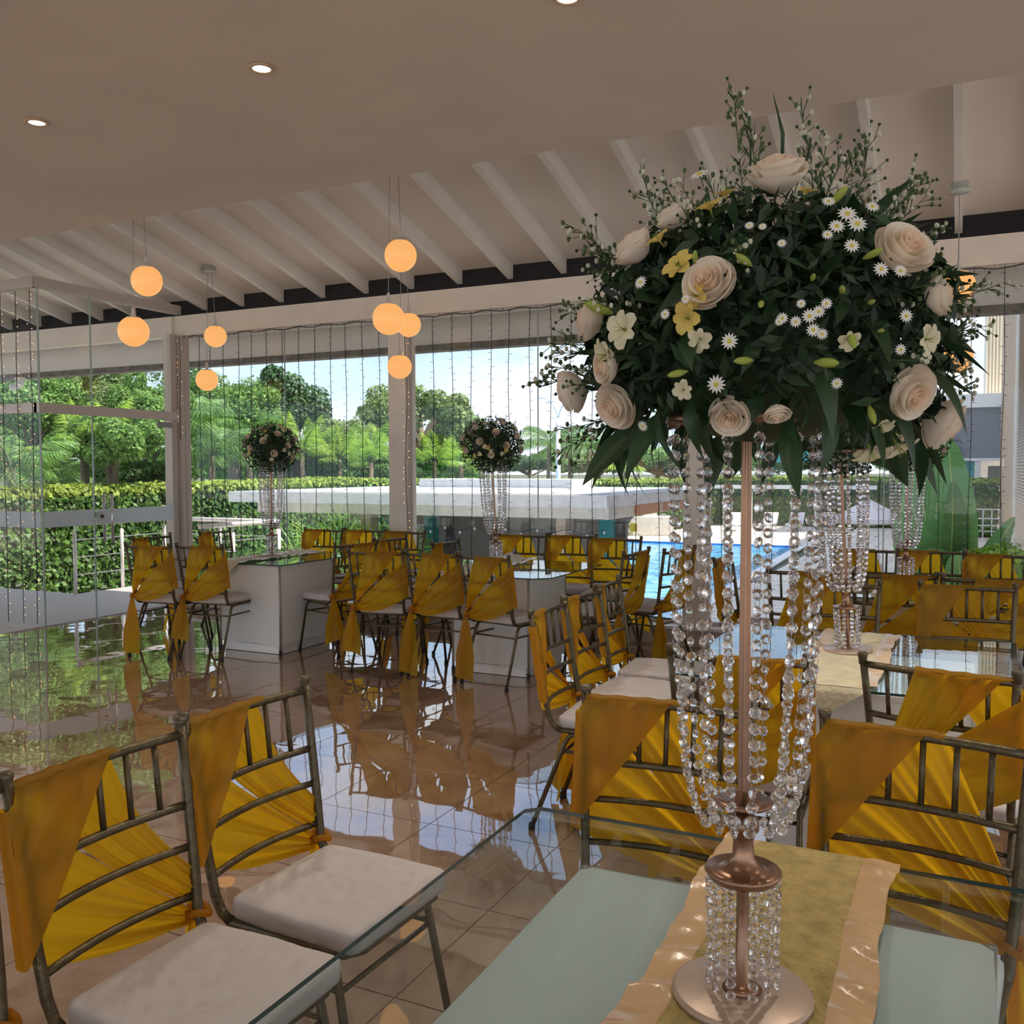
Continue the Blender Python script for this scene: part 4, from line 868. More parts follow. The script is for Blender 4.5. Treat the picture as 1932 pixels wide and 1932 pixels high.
def bouquet_far(loc,label,R=.245,yel=.3,seed=1,src=None,tilt=(0,0),spin=0):
    off=Matrix.Rotation(tilt[1],3,'Y')@Vector((0,0,.862)); L=Vector(loc)+off
    if src: t=ctree(src); t.location=L; t.rotation_euler=(0,tilt[1],spin); return tag(t,label,'flower arrangement','rose bouquets on crystal stands')
    t=thing('flower_arrangement',label,'flower arrangement',L,spin,'rose bouquets on crystal stands'); t.rotation_euler=(0,tilt[1],spin); rr=random.Random(seed)
    c0=Vector((0,0,.115)); r3=np.array([R,R,R*.90])
    MB().ell(c0,(R*.66,R*.66,R*.58),14,8).build('foliage_core',M_gfill,t,True)
    n=2600; d=rs.normal(0,1,(n,3)); d/=np.linalg.norm(d,axis=1)[:,None]; c=d*r3*(rs.uniform(.6,1.12,n)**.6)[:,None]+np.array(c0)
    o=link('filler_leaves',qmesh('filler_leaves',leaves(c,d,.034,.35,.9),M_gleaf),t); o['kind']='stuff'
    k=0
    for i in range(22):
        z=.92-1.35*(i+.5)/22; a=2.4*i; s=math.sqrt(max(0,1-z*z)); dv=Vector((s*math.cos(a),s*math.sin(a),z)); p=c0+Vector(dv[j]*r3[j]*rr.uniform(.95,1.03) for j in range(3)); q=.031+rr.uniform(-.004,.004)
        o=link('rose',ROSE,t); o.matrix_local=Matrix.Translation(p-dv*q*.4)@orient(dv,rr.uniform(0,6))@Matrix.Diagonal((q,q,q,1))
        for k in range(5): w_=link('outer_petal',OPET,o); w_.rotation_euler=(0,0,2*math.pi*k/5+.2)
    for i in range(34):
        z=rr.uniform(-.55,.95); a=rr.uniform(0,6.28); s=math.sqrt(1-z*z); dv=Vector((s*math.cos(a),s*math.sin(a),z)); p=c0+Vector(dv[j]*r3[j]*1.0 for j in range(3)); q=.022
        o=link('lily',LILYY if rr.random()<yel else LILY,t); o.matrix_local=Matrix.Translation(p)@orient(dv,rr.uniform(0,6))@Matrix.Diagonal((q,q,q,1))
    for i in range(16):
        z=rr.uniform(-.3,1.); a=rr.uniform(0,6.28); s=math.sqrt(max(0,1-z*z)); dv=Vector((s*math.cos(a)*r3[0],s*math.sin(a)*r3[1],z*r3[2])); link('bud_sprig',sprig_mesh(c0+dv*.5,c0+dv*rr.uniform(1.15,1.3),.1,9,rr,1.3),t)
    return t
b1=bouquet_far((-5.69,6.69,.766),'small round rose bouquet on the far left crystal stand',tilt=(0,R_(.3)))
bouquet_far((-3.42,6.76,.766),'small round rose bouquet on the second far table stand',src=b1,tilt=(0,R_(-2.6)),spin=1.1)
bouquet_far((-.44,4.20,.766),'bouquet hidden behind the big one, over the middle right table',src=b1,tilt=(0,R_(-2.6)),spin=2.2)
bouquet_far((-.34,6.60,.766),'bouquet with yellow lilies peeking out below the big bouquet, lower right',yel=.9,seed=4)

# ================================================================== OUTSIDE
GZ=-1.6
def dirz(px,py,z): return atz(px,py,z)
struct(MB().box(-500,400,8.3,700,GZ-.3,GZ-.06).build('garden_ground',M_ground))
struct(MB().box(-14,-5.3,8.35,12.7,GZ-.3,GZ-.02).build('bounce_terrace',M_pave))  # pale strip added below the sightline to bounce sun up to the roof
struct(MB().add([(-5.3,8.35,GZ-.02),(12,8.35,GZ-.02),(12,60,GZ-.02),(-5.0,60,GZ-.02),(-5.3,20,GZ-.02)],[(0,1,2,3,4)]).add([(-30,38.8,GZ-.02),(-5.2,38.8,GZ-.02),(-5.2,56,GZ-.02),(-30,56,GZ-.02)],[(0,1,2,3)]).build('pool_terrace',M_pave))
p_=struct(MB().add([(-26,18.3,GZ-.05),(-5.45,18.3,GZ-.05),(-6.0,38.6,GZ-.05),(-26,38.6,GZ-.05)],[(0,1,2,3)]).build('pool_water',M_water))
MB().bar((-5.3,18.2,GZ),(-5.85,38.8,GZ),.35,.06).bar((-26,38.8,GZ),(-5.8,38.8,GZ),.35,.06).build('pool_coping',M_sill,p_)
MB().bar((-26,38.62,GZ-.04),(-6,38.62,GZ-.04),.02,.10).build('waterline_tiles',M_blue,p_)
# deck behind the left glass wall
dk=struct(MB().box(-16,-10.0,CORN-2.5,8.02,-.10,-.012).box(-10.0,-7.95,CORN-2.5,9.6,-.10,-.012).build('deck_slab',M_grout))
k=0; y=4.0
while y<9.55:
    x0=-15.9 if y<7.95 else -9.98; x1=-8.2 if y<8.25 else -7.96
    MB().box(x0,x1,y,y+.132,-.012,.002).build('deck_board',M_deck,dk); y+=.136
r1=thing('handrail','stainless handrail with three wires around the grey deck outside','handrail',(-9.97,8.05,0))
def railseg(a,b,posts,ends=(0,0)):
    a=Vector(a)-Vector((-9.97,8.05,0)); b=Vector(b)-Vector((-9.97,8.05,0))
    MB().tube([a+Vector((0,0,.88)),b+Vector((0,0,.88))],.028,12).build('top_rail',M_rail,r1,True)
    for z in(.68,.46,.24): MB().tube([a+Vector((0,0,z)),b+Vector((0,0,z))],.006,6).build('cross_wire',M_steel,r1)
    for q in posts:
        p=a.lerp(b,q); m=MB().tube([p+Vector((0,0,0)),p+Vector((0,0,.78))],.022,12).build('post',M_rail,r1,True); MB().tube([p+Vector((0,0,.78)),p+Vector((0,0,.86))],.009,6).build('rail_pin',M_steel,m)
railseg((-9.97,8.05,0),(-9.97,9.5,0),(0,.5,1)); railseg((-9.97,9.5,0),(-8.0,9.55,0),(.5,1)); railseg((-8.0,9.55,0),(-8.1,8.25,0),(.02,.6))
# ---- leafy things
def leafmass(name,label,cat,c,r,n,size,mt,trunk=None,group=None,clump=16,lob=.35,top=None,seed=0):
    rr=np.random.RandomState(seed+11); c=Vector(c); base=Vector((c.x,c.y,GZ)); t=thing(name,label,cat,base,0,group); rc=np.array(c-base)
    k=rr.normal(0,1,(clump,3)); k/=np.linalg.norm(k,axis=1)[:,None]; k*=rr.uniform(.45,.92,clump)[:,None]; k[:,2]=np.abs(k[:,2])*1.0-.25*(rr.rand(clump))
    ks=rr.uniform(lob*.7,lob*1.35,clump); idx=rr.randint(0,clump,n); d=rr.normal(0,1,(n,3)); d/=np.linalg.norm(d,axis=1)[:,None]
    p=(k[idx]+d*ks[idx][:,None]*(rr.uniform(.35,1,n)**.4)[:,None]); nrm=d.copy(); nrm[:,2]+=.4
    pts=p*np.array(r)+rc
    v=leaves(pts,nrm,size,.55,.5)
    mi=None; mats=mt
    o=link('foliage',qmesh('foliage',v,mats),t); o['kind']='stuff'
    if trunk:
        m=MB(); top_=Vector(rc)+Vector((0,0,r[2]*.2)); m.tube([(0,0,0),Vector((.1*trunk,0,top_.z*.5)),top_],[trunk,trunk*.8,trunk*.4],8)
        m.build('trunk',M_bark,t,True); m=MB()
        for i in range(min(9,clump)): q=Vector(k[i]*np.array(r)*.8)+Vector(rc); m.tube([top_*.75,(top_*.8+q)/2+Vector((0,0,.1)),q],[trunk*.4,trunk*.25,trunk*.08],5)
        m.build('branch',M_bark,t)
    return t
def tree(px,py,D,rpx,ry,label,mt,n=7000,size=.22,trunk=.2,clump=22,lob=.33,seed=0):
    n=int(n*1.7); size*=.72; c=at(px,py,D); r=rpx*D/FPX; return leafmass('tree',label,'tree',c,(r,r*.9,ry*D/FPX),n,size,mt,trunk,'trees beyond the garden hedge',clump,lob,seed=seed)
tree(520,775,46,88,85,'tall dark rounded tree against the sky, behind the left window bay',M_tree2,11000,.36,.5,30,.30,1)
tree(440,800,34,120,100,'light green feathery tree in the left window bay',M_tree1,13000,.17,.3,34,.26,2)
tree(790,800,44,125,88,'broad airy light green tree behind the middle column',M_tree3,11000,.26,.45,34,.25,3)
tree(640,840,40,70,60,'olive green tree between the dark tree and the middle column',M_tree3,6000,.22,.3,20,.3,4)
tree(270,640,30,120,235,'bright fine leaved tree behind the glass door',M_tree1,22000,.16,.12,44,.26,5)
tree(110,600,34,150,280,'yellow green tree at the far left behind the light strings',M_tree1,18000,.22,.14,44,.28,6)
tree(-80,620,30,170,280,'leafy tree cut by the left photo edge',M_tree3,16000,.22,.14,40,.3,7)
tree(190,560,44,170,260,'pale tree top behind the wire mesh frame',M_tree3,16000,.28,.14,44,.3,8)
tree(860,830,52,50,60,'small bushy tree right of the middle column',M_tree1,5000,.26,.3,16,.33,9)
tree(210,850,19,110,75,'dense green bush tree low behind the left hedge',M_tree1,9000,.13,.2,28,.28,10)
tree(560,880,34,110,45,'low green bush bank behind the left hedge top',M_tree2,7000,.18,.2,24,.3,12)
for i,(px,py,D,rp,rq,l,mt) in enumerate(((1000,880,70,120,20,'distant low tree line left of the lamp post',M_tree2),(1240,872,62,110,34,'distant hazy bush line right of the lamp post',M_tree1),(1400,868,60,100,30,'low bright bushes above the pool hedge behind the crystals',M_tree1),(1600,868,60,130,32,'bushy greenery behind the parasol',M_tree3),(1860,880,64,60,30,'greenery beyond the slate screen',M_tree2))):
    tree(px,py,D,rp,rq,l,mt,5000,.30,.2,20,.3,20+i)
for i,(px,py,D,rp,rq,l,mt) in enumerate(((400,868,38,110,50,'low green undergrowth behind the hedge, right of the corner column',M_tree1),(620,872,40,120,40,'low undergrowth bank left of the middle column',M_tree1),(740,870,44,110,40,'low undergrowth behind the middle column',M_tree3),(880,876,48,100,34,'low undergrowth behind the second bouquet',M_tree2),(1130,880,66,90,26,'far undergrowth right of the lamp post',M_tree3),(30,850,24,110,70,'dense undergrowth at the far left above the hedge',M_tree1),(1500,876,62,90,34,'undergrowth above the pool hedge near the water slide',M_tree1),(1720,872,62,100,40,'undergrowth behind the banana plant',M_tree1))):
    tree(px,py,D,rp,rq,l,mt,6500,.20 if D<45 else .32,.2,26,.34,60+i)
for i,(px,py,D,rp,rq,l,mt) in enumerate(((60,800,21,110,110,'dense leafy shrub mass above the hedge at the far left',M_tree1),(180,790,23,100,110,'dense leafy shrub mass left of the door handle',M_tree3),(290,800,22,90,100,'dense fine leaved shrub mass behind the glass door',M_tree1),(20,700,26,110,90,'tall dark shrub at the far left under the fascia',M_tree2),(380,830,27,80,75,'leafy shrub mass right of the corner column',M_tree1))):
    tree(px,py,D,rp,rq,l,mt,17000,.125,.08,46,.26,80+i)
for i in range(9):
    px=330+i*125; tree(px,878,88,95,24+6*math.sin(i*2.1),['first','second','third','fourth','fifth','sixth','seventh','eighth','ninth'][i]+' clump from the left in the distant low green tree line',M_tree2 if i%2 else M_tree3,3500,.55,.1,16,.36,120+i)
for i,(px,D,l) in enumerate(((-20,22,'leafy ground cover above the hedge by the left photo edge'),(90,22,'leafy ground cover above the hedge behind the glass corner'),(200,22,'leafy ground cover above the hedge behind the door handle'),(300,22,'leafy ground cover above the hedge beside the corner column'),(420,38,'leafy ground cover above the hedge behind the far left bouquet'),(520,38,'leafy ground cover above the hedge right of the far left bouquet'),(630,40,'leafy ground cover above the hedge in the middle of the left bay'),(730,40,'leafy ground cover above the hedge behind the middle column'),(850,44,'leafy ground cover above the hedge left of the second bouquet'))):
    tree(px,893,D,75,28,l,M_leafA if i%2 else M_tree1,3500,.13 if D<30 else .24,.04,18,.36,160+i)
# ---- palms
def frond_mesh(L,droop,nl,wd,name='palm_frond',fan=False,mt=None):
    m=MB()
    if fan:
        m.tube([(0,0,0),(0,L*.5,L*.12),(0,L*.62,L*.12)],[.012,.008,.006],4,1)
        for i in range(17):
            a=R_(-120+15*i); c=Vector((0,L*.60,L*.12)); e=c+Vector((math.sin(a)*L*.42,math.cos(a)*L*.42,-droop*L*.10*(1+abs(a)))); mid=c.lerp(e,.6)+Vector((0,0,L*.03)); s=Vector((math.cos(a),-math.sin(a),0))*wd
            m.add([c,mid+s,e,mid-s],[(0,1,2,3)],0)
        return m.mesh(name,[mt or M_palm,M_stem],False)
    P=lambda t:Vector((0,L*t*(1-.25*droop*t),L*(.55*t-droop*t*t)))
    m.tube([P(k/8) for k in range(9)],[.022*(1-.85*k/8) for k in range(9)],4,1)
    for i in range(nl):
        t=.14+.86*i/nl; b=P(t); tg=(P(min(1,t+.02))-P(t-.02)).normalized()
        ll=L*.34*math.sin(math.pi*(.18+.80*t))
        for s in(-1,1):
            dv=(Vector((s,0,0))*.85+tg*.75+Vector((0,0,-.45-.3*droop+.25*math.sin(i*2.3+s)))).normalized(); e=b+dv*ll; w_=tg*wd
            m.add([b,b.lerp(e,.4)+w_+Vector((0,0,.03*L)),e-Vector((0,0,ll*.12)),b.lerp(e,.4)-w_+Vector((0,0,.03*L))],[(0,1,2,3)],0)
    return m.mesh(name,[mt or M_palm,M_stem],False)
FR={}
def palm(loc,h,L,n,label,mt=M_palm,fan=False,droop=.6,key=0,up_=.4,lean=0.):
    k=(mt.name,fan,round(L,1),droop)
    if k not in FR: FR[k]=frond_mesh(L,droop,34,(.016 if fan else .012)*L/1.5+.002,fan=fan,mt=mt)
    t=thing('palm',label,'palm',loc,0,'palms in the garden'); rr=random.Random(key+5)
    if h>.3: MB().tube([(0,0,0),(lean*.5,0,h*.5),(lean,0,h)],[.13,.10,.08],8).build('trunk',M_bark,t,True)
    for i in range(n):
        o=link('palm_frond',FR[k],t,(lean,0,h)); e=rr.uniform(-.35,up_+.35); s=rr.uniform(.75,1.15); o.rotation_euler=(e,rr.uniform(-.2,.2),2.4*i+rr.uniform(-.3,.3)); o.rotation_mode='ZXY' if False else 'XYZ'; o.scale=(s,s,s)
    return t
def pal(px,D,ztop,*a,**k):
    p=at(px,885,D); h=ztop-GZ; return palm((p.x,p.y,GZ),h,*a,**k)
pal(400,24,1.9,1.7,18,'feather palm behind the hedge just right of the corner column',key=1)
pal(470,26,2.4,1.6,16,'feather palm behind the small far left bouquet',key=2)
pal(330,22,2.5,1.8,16,'bluish palm crown behind the glass door hinge',key=3)
pal(160,19,1.9,1.5,12,'bright yellow green palm behind the left glass wall',mt=M_palmb,key=4,up_=.9,droop=.3)
pal(20,17,1.6,1.5,18,'palm fronds at the far left edge above the hedge',key=5)
pal(90,20,1.2,1.4,16,'drooping palm behind the hedge near the glass corner',key=6)
pal(250,22,1.3,1.4,16,'drooping palm low behind the hedge near the door handle',key=7)
pal(570,32,2.1,1.5,18,'bright leafy palm right of the far left bouquet',mt=M_palmb,key=8,up_=.8,droop=.35)
pal(640,33,1.9,1.5,18,'bright palm clump left of the middle column',mt=M_palmb,key=9,up_=.8,droop=.35)
pal(700,34,1.8,1.5,18,'bright palm clump touching the middle column',mt=M_palmb,key=10,up_=.8,droop=.35)
pal(820,40,1.9,1.6,16,'bright palm clump right of the middle column',mt=M_palmb,key=11,up_=.8,droop=.35)
pal(870,42,1.7,1.5,16,'small bright palm left of the second bouquet',mt=M_palmb,key=12,up_=.8,droop=.35)
pal(1030,46,2.9,2.3,16,'slender palm beside the white lamp post, left',key=13,lean=.2)
pal(1075,48,2.6,2.3,16,'slender palm right behind the white lamp post',key=14)
pal(1110,46,2.5,2.0,16,'palm with arching fronds at the left edge of the big bouquet',key=15)
pal(1180,50,1.6,1.5,16,'low bright palm behind the pavilion roof end',mt=M_palmb,key=16,up_=.8)
for i,(px,D,z,l) in enumerate(((560,14.5,-.75,'fan palm under the pavilion roof, nearest the far left table'),(610,15.5,-.45,'fan palm with tall leaves below the white roof'),(655,15,-.5,'fan palm left of the pavilion pillar'),(700,16,-.5,'fan palm beside the pinkish pavilion pillar'),(735,15.2,-.7,'fan palm half behind the middle column'),(790,16,-.85,'fan palm just right of the middle column'),(590,13.6,-.9,'low fan palm behind the chair tops'))):
    pal(px,D,z,1.35,15,l,mt=M_palmb if i%2 else M_palm,fan=True,key=30+i,up_=1.1)
# ---- hedges
def hedge(pts,wd,z1,label,n,size,name='hedge',z0=GZ):
    o0=Vector((pts[0][0],pts[0][1],z0)); t=thing(name,label,'hedge',o0,0,'clipped garden hedges'); core=MB(); C=[];NR=[];T=[]
    tot=sum((Vector(b[:2])-Vector(a[:2])).length for a,b in zip(pts,pts[1:]))
    for a,b in zip(pts,pts[1:]):
        A=Vector((a[0],a[1],0));B=Vector((b[0],b[1],0)); L=(B-A).length; d=(B-A)/L; s=Vector((d.y,-d.x,0)); za=a[2] if len(a)>2 else z1; zb=b[2] if len(b)>2 else z1
        core.bar(A-o0+Vector((0,0,z0+(za-.08-z0)/2)),B-o0+Vector((0,0,z0+(zb-.08-z0)/2)),wd-.15,(za-z0-.08))
        k=int(n*L/tot); u=rs.rand(k); face=rs.rand(k); H=za-z0
        pf=(face<.62)
        off=np.where(pf,wd/2,(rs.rand(k)-.5)*wd); zz=np.where(pf,z0+rs.rand(k)**.8*H,za+rs.normal(0,.035,k))+(zb-za)*u
        sgn=np.where(rs.rand(k)<.85,1,-1); off=np.where(pf,off*sgn+rs.normal(0,.04,k),off)
        P=np.outer(1-u,np.array(A))+np.outer(u,np.array(B))+np.outer(off,np.array(s)); P[:,2]=zz
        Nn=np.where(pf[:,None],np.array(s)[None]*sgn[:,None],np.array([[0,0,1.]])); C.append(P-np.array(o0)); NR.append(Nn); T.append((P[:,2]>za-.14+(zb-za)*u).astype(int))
    core.build('hedge_core',M_hcore,t)
    C=np.concatenate(C);NR=np.concatenate(NR);T=np.concatenate(T)
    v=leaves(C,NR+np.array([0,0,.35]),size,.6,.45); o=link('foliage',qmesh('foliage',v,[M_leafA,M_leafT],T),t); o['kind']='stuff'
    return t
hedge([(-15.6,4,1.18),(-15.3,9.5,1.2),(-15.6,15.5,1.2)],1.0,1.2,'dark clipped hedge with bright top behind the left deck',34000,.115)
hedge([(-15.6,15.5,1.2),(-17.4,21,1.2),(-19.5,27,1.2)],1.0,1.2,'clipped hedge running away behind the left window bay',14000,.15)
hedge([(-19.5,27,1.15),(-15,40,1.0),(-13,53,.95)],1.0,1.1,'long clipped hedge beyond the pavilion roof',15000,.20)
hedge([(-13,53,1.0),(-2.8,53,1.0)],.8,1.0,'tall clipped hedge along the far side of the pool',18000,.20)
hedge([(-2.9,47.6,.98),(1.35,47.6,.98)],.7,.98,'clipped hedge right of the banana plant below the slate screen',9000,.19)
# ---- pavilion (bar)
pv=thing('bar_pavilion','low white roofed poolside pavilion with teal posts','pavilion',(-8.3,13,GZ))
def PV(m,name,mt,sm=False): 
    o=m.build(name,mt,pv,sm); o.location=(8.3,-13,-GZ); return o
PV(MB().box(-11.95,-4.72,12.9,18.6,.97,1.155),'roof_slab',M_conc)
PV(MB().box(-11.85,-4.82,13.0,18.5,1.156,1.165),'roof_membrane',M_concg)
PV(MB().box(-11.5,-4.78,13.15,13.3,.79,.97),'front_beam',M_conc)
for y in(14.4,16.0): PV(MB().box(-4.80,-4.74,y,y+1.25,.80,.965),'side_board',M_orange)
PV(MB().box(-4.86,-4.80,13.2,18.4,.78,.97),'side_beam',M_cream2)
PV(MB().box(-11.4,-4.9,13.3,18.3,.93,.968),'soffit_panel',M_grey)
pc=lambda px,Y: aty(px,960,Y).x
for a,b,Y,mt in ((680,699,13.35,M_pink),(1049,1067,13.5,M_pink)): PV(MB().box(pc(a,Y),pc(b,Y),Y,Y+.25,GZ,.80),'pillar',mt)
for a,b,Y in ((799,817,14.5),(1130,1154,14.2)): PV(MB().box(pc(a,Y),pc(b,Y),Y,Y+.2,GZ,.93),'teal_post',M_teal)
Y=17.6; PV(MB().box(pc(783,Y),pc(1180,Y),Y,Y+.15,GZ,.93),'rear_wall',M_grey)
Y=15.4; PV(MB().box(pc(845,Y),pc(1135,Y),Y,Y+.1,GZ,.66),'bar_front',M_grey)
PV(MB().box(pc(783,15.2),pc(800,15.2),15.2,15.3,GZ,.5),'white_panel',M_white); PV(MB().box(pc(783,15.25),pc(800,15.25),15.21,15.35,.5,.93),'dark_panel',M_black)
PV(MB().box(pc(1142,14.2),pc(1190,14.2),14.0,14.6,GZ,-.02),'bar_counter',M_grey)
a=aty(1189,1003,13.95); b=aty(1200,988,13.95); PV(MB().box(a.x,b.x,13.96,14.0,a.z,b.z),'yellow_sign',M_yel)
PV(MB().box(pc(1150,13.9),pc(1205,13.9),13.8,13.9,GZ,-.40),'teal_glass_panel',M_teall)
PV(MB().ell((pc(1172,15.0),15.0,.76),(.20,.35,.13),12,8),'dark_canvas',M_black)  # black canvas under the roof end, shaped as a small ellipsoid
PV(MB().tube([(pc(846,15.0),15,.62),(pc(850,15.),15,.2),(pc(852,15.),15,GZ+.1)],[.03,.10,.18],9),'folded_parasol',M_mauve,True)
m=MB()
for k in range(13): x=pc(785,13.1)+(pc(1140,13.1)-pc(785,13.1))*k/12; m.ell((x,13.1,.60-.07*math.sin(k*1.6)**2),(.016,.016,.026),6,5)
PV(m,'festoon_bulbs',M_bulb)['kind']='stuff'
PV(MB().tube([(pc(785,13.1)+(pc(1140,13.1)-pc(785,13.1))*k/24,13.1,.63-.07*math.sin(k*.8)**2) for k in range(25)],.005,4),'festoon_wire',M_wirek)
xa=aty(800,908,17.5).x; xb=aty(1085,914,17.5).x; PV(MB().box(xa,xb,17.3,18.5,1.166,aty(940,904,17.5).z),'upper_roof_slab',M_conc)
# cream steps/planter on the right of the pavilion
t=thing('planter_steps','stepped cream planter walls right of the pavilion by the pool','planter',(-8,42,GZ)); t2=[]
for x0,x1,ya,yb_,D in ((1188,1240,955,1010,45),(1150,1272,976,1012,44)):
    a=at(x0,ya,D); b=at(x1,ya,D); zb=GZ; d=Vector((fw[0],fw[1],0)).normalized()*3
    o=MB().add([(a.x,a.y,zb),(b.x,b.y,zb),(b.x+d.x,b.y+d.y,zb),(a.x+d.x,a.y+d.y,zb),(a.x,a.y,a.z),(b.x,b.y,a.z),(b.x+d.x,b.y+d.y,a.z),(a.x+d.x,a.y+d.y,a.z)],[(0,3,2,1),(4,5,6,7),(0,1,5,4),(1,2,6,5),(2,3,7,6),(3,0,4,7)]).build('planter_wall',M_cream2,t); o.location=-Vector(t.location)
leafmass('bush','small green bush behind the cream planter steps','bush',at(1258,945,46),(.8,.8,.6),1500,.16,M_tree1,None,None,8,.5,seed=41)
# far frame with posts along the pool hedge
t=thing('pergola_frame','white post and beam frame in front of the pool hedge','pergola',(-6,51.6,GZ)); 
o=MB().box(-14,-4.1,51.6,51.9,.42,.62).build('beam',M_white,t); o.location=(6,-51.6,-GZ)
for px in(1370,1413,1543): X=aty(px,950,51.7).x; o=MB().box(X-.15,X+.15,51.6,51.9,GZ,.42).build('post',M_white,t); o.location=(6,-51.6,-GZ)
# sun beds on far terrace
for i,px in enumerate((1385,1450,1500,1560)):
    p=atz(px,1000,GZ); t=thing('sun_lounger',['cream sun lounger on the far pool terrace, leftmost','second cream sun lounger on the far pool terrace','third cream sun lounger by the white post','fourth cream sun lounger under the slatted shade'][i],'sun lounger',p,0,'sun loungers on the far terrace')
    m=MB().box(-.35,.35,-.9,.4,.28,.36); m.bar((0,.38,.32),(0,.85,.85),.7,.07,(0,-1,1)); m.build('bed',M_cloth,t)
    for a in(-.3,.3):
        for b in(-.8,.35): MB().box(a-.02,a+.02,b-.02,b+.02,0,.28).build('leg',M_white,t)
# parasol + cafe set
p=at(1640,885,25); p=Vector((p.x,p.y,GZ)); t=thing('parasol','open pale pink parasol on the pool terrace behind the crystal stands','parasol',p)
m=MB(); n=8; V=[(0,0,2.32)]+[(1.0*math.cos(2*math.pi*(k+.5)/n),1.0*math.sin(2*math.pi*(k+.5)/n),1.80) for k in range(n)]+[(1.0*math.cos(2*math.pi*(k+.5)/n),1.0*math.sin(2*math.pi*(k+.5)/n),1.68) for k in range(n)]
m.add(V,[(0,1+k,1+(k+1)%n) for k in range(n)]+[(1+k,9+k,9+(k+1)%n,1+(k+1)%n) for k in range(n)]); m.build('canopy',M_cloth,t)
MB().tube([(0,0,0),(0,0,2.4)],.025,8).build('pole',M_steel,t); MB().lathe([(.25,0),(.25,.06),(.05,.1)],12).build('base',M_ac,t)
def cafe_chair(loc,rz,label,mt):
    t=thing('terrace_chair',label,'chair',loc,rz,'moulded terrace chairs'); MB().grid(lambda u,v:Vector(((u-.5)*.42,.2-.4*v,.45+.02*math.cos(u*6.28))),6,4).build('seat',mt,t,True)
    MB().grid(lambda u,v:Vector(((u-.5)*.42*(1-.2*v),-.2-.12*v-.03*math.sin(u*3.14),.45+.40*v)),6,4).build('backrest',mt,t,True)
    for a in(-.18,.18):
        for b in(-.18,.18): MB().tube([(a,b,.45),(a*1.2,b*1.2,0)],.012,5).build('leg',M_steel,t)
for i,(px,D,rz,l,mt) in enumerate(((1600,21,2.6,'pink terrace chair left of the parasol pole',M_pinkc),(1675,22,4.0,'pink terrace chair right of the parasol pole',M_pinkc),(1655,19,.5,'pink terrace chair nearest the far right table',M_pinkc),(1700,24,1.6,'pale terrace chair beside the banana plant',M_cloth))):
    q=at(px,885,D); cafe_chair((q.x,q.y,GZ),rz,l,mt)
q=at(1640,885,21.5); t=thing('terrace_table','round metal terrace table under the parasol','table',(q.x,q.y,GZ)); MB().lathe([(.001,.70),(.42,.70),(.42,.73),(.001,.73)],20).build('top',M_steel,t); MB().tube([(0,0,0),(0,0,.7)],.03,8).build('pedestal',M_steel,t)
# ---- banana plant
def banana_leaf(base,tip,wd,mt,droop=.1,fold=.35,side=None):
    base=Vector(base);tip=Vector(tip);L=(tip-base).length; d=(tip-base).normalized(); s=Vector(side).normalized() if side else Vector((rt[0],rt[1],0)); s=(s-d*s.dot(d)).normalized(); nr=s.cross(d)
    def fn(u,v):
        q=u*2-1; w_=wd*(math.sin(math.pi*(.04+.96*v)**.85)**.6) if v<1 else 0
        p=base.lerp(tip,v)-Vector((0,0,droop*L*v*v*v))+s*q*w_-nr*fold*abs(q)*w_+nr*.012*math.sin(v*70)*abs(q)+nr*.03*L*math.sin(v*3)
        return p
    return MB().grid(fn,10,40),[fn(.5,k/10) for k in range(11)]
def banana(px,D,specs,label,zb=GZ):
    q=at(px,885,D); t=thing('banana_plant',label,'plant',(q.x,q.y,zb),0,'broad leaved plants by the window')
    for (bx,by),(tx,ty),wpx,dD,*mm in specs:
        b=at(bx,by,D)-t.location; p=at(tx,ty,D+dD)-t.location; g,mid=banana_leaf(b,p,wpx*D/FPX,M_ban,fold=mm[0] if mm else .3,droop=mm[1] if len(mm)>1 else .03)
        o=g.build('leaf',M_ban,t,True); MB().tube(mid,[.022*(1-.8*k/10) for k in range(11)],5).build('midrib',M_banr,o,True)
        MB().tube([Vector((0,0,0)),(b*.5)+Vector((0,0,-.1)),b],[.05,.04,.025],6).build('stalk',M_banr,t,True)
banana(1790,12.5,[((1800,1120),(1788,820),50,.6,.12,.0),((1768,1110),(1722,862),42,.9,.35),((1790,1095),(1797,900),27,-.5,-.55),((1818,1100),(1820,925),25,-.4,.65),((1758,1100),(1722,985),34,-.2,.3),((1785,1090),(1752,1030),26,-.7,.4),((1775,1075),(1725,1000),22,-.6,-.4),((1830,1120),(1914,972),22,.1,.3,.02),((1812,1110),(1808,1035),24,-.9,.4)],'tall banana plant with broad leaves right of the crystal stands')
banana(1745,14.5,[((1730,1100),(1700,960),30,.4,.2),((1720,1120),(1765,1000),26,.2,.3)],'smaller banana leaves behind the small far crystal stand')
q=at(1870,885,12.2)
leafmass('bush','bright green shrub at the lower right behind the chair backs','bush',Vector((q.x,q.y,.22)),(.55,.45,.45),2600,.10,M_palmb,.03,None,14,.38,seed=50)
q=at(1845,885,13.4); leafmass('bush','leafy green shrub beside the banana plant','bush',Vector((q.x,q.y,-.05)),(.45,.4,.42),1500,.13,M_tree1,.03,None,12,.38,seed=51)
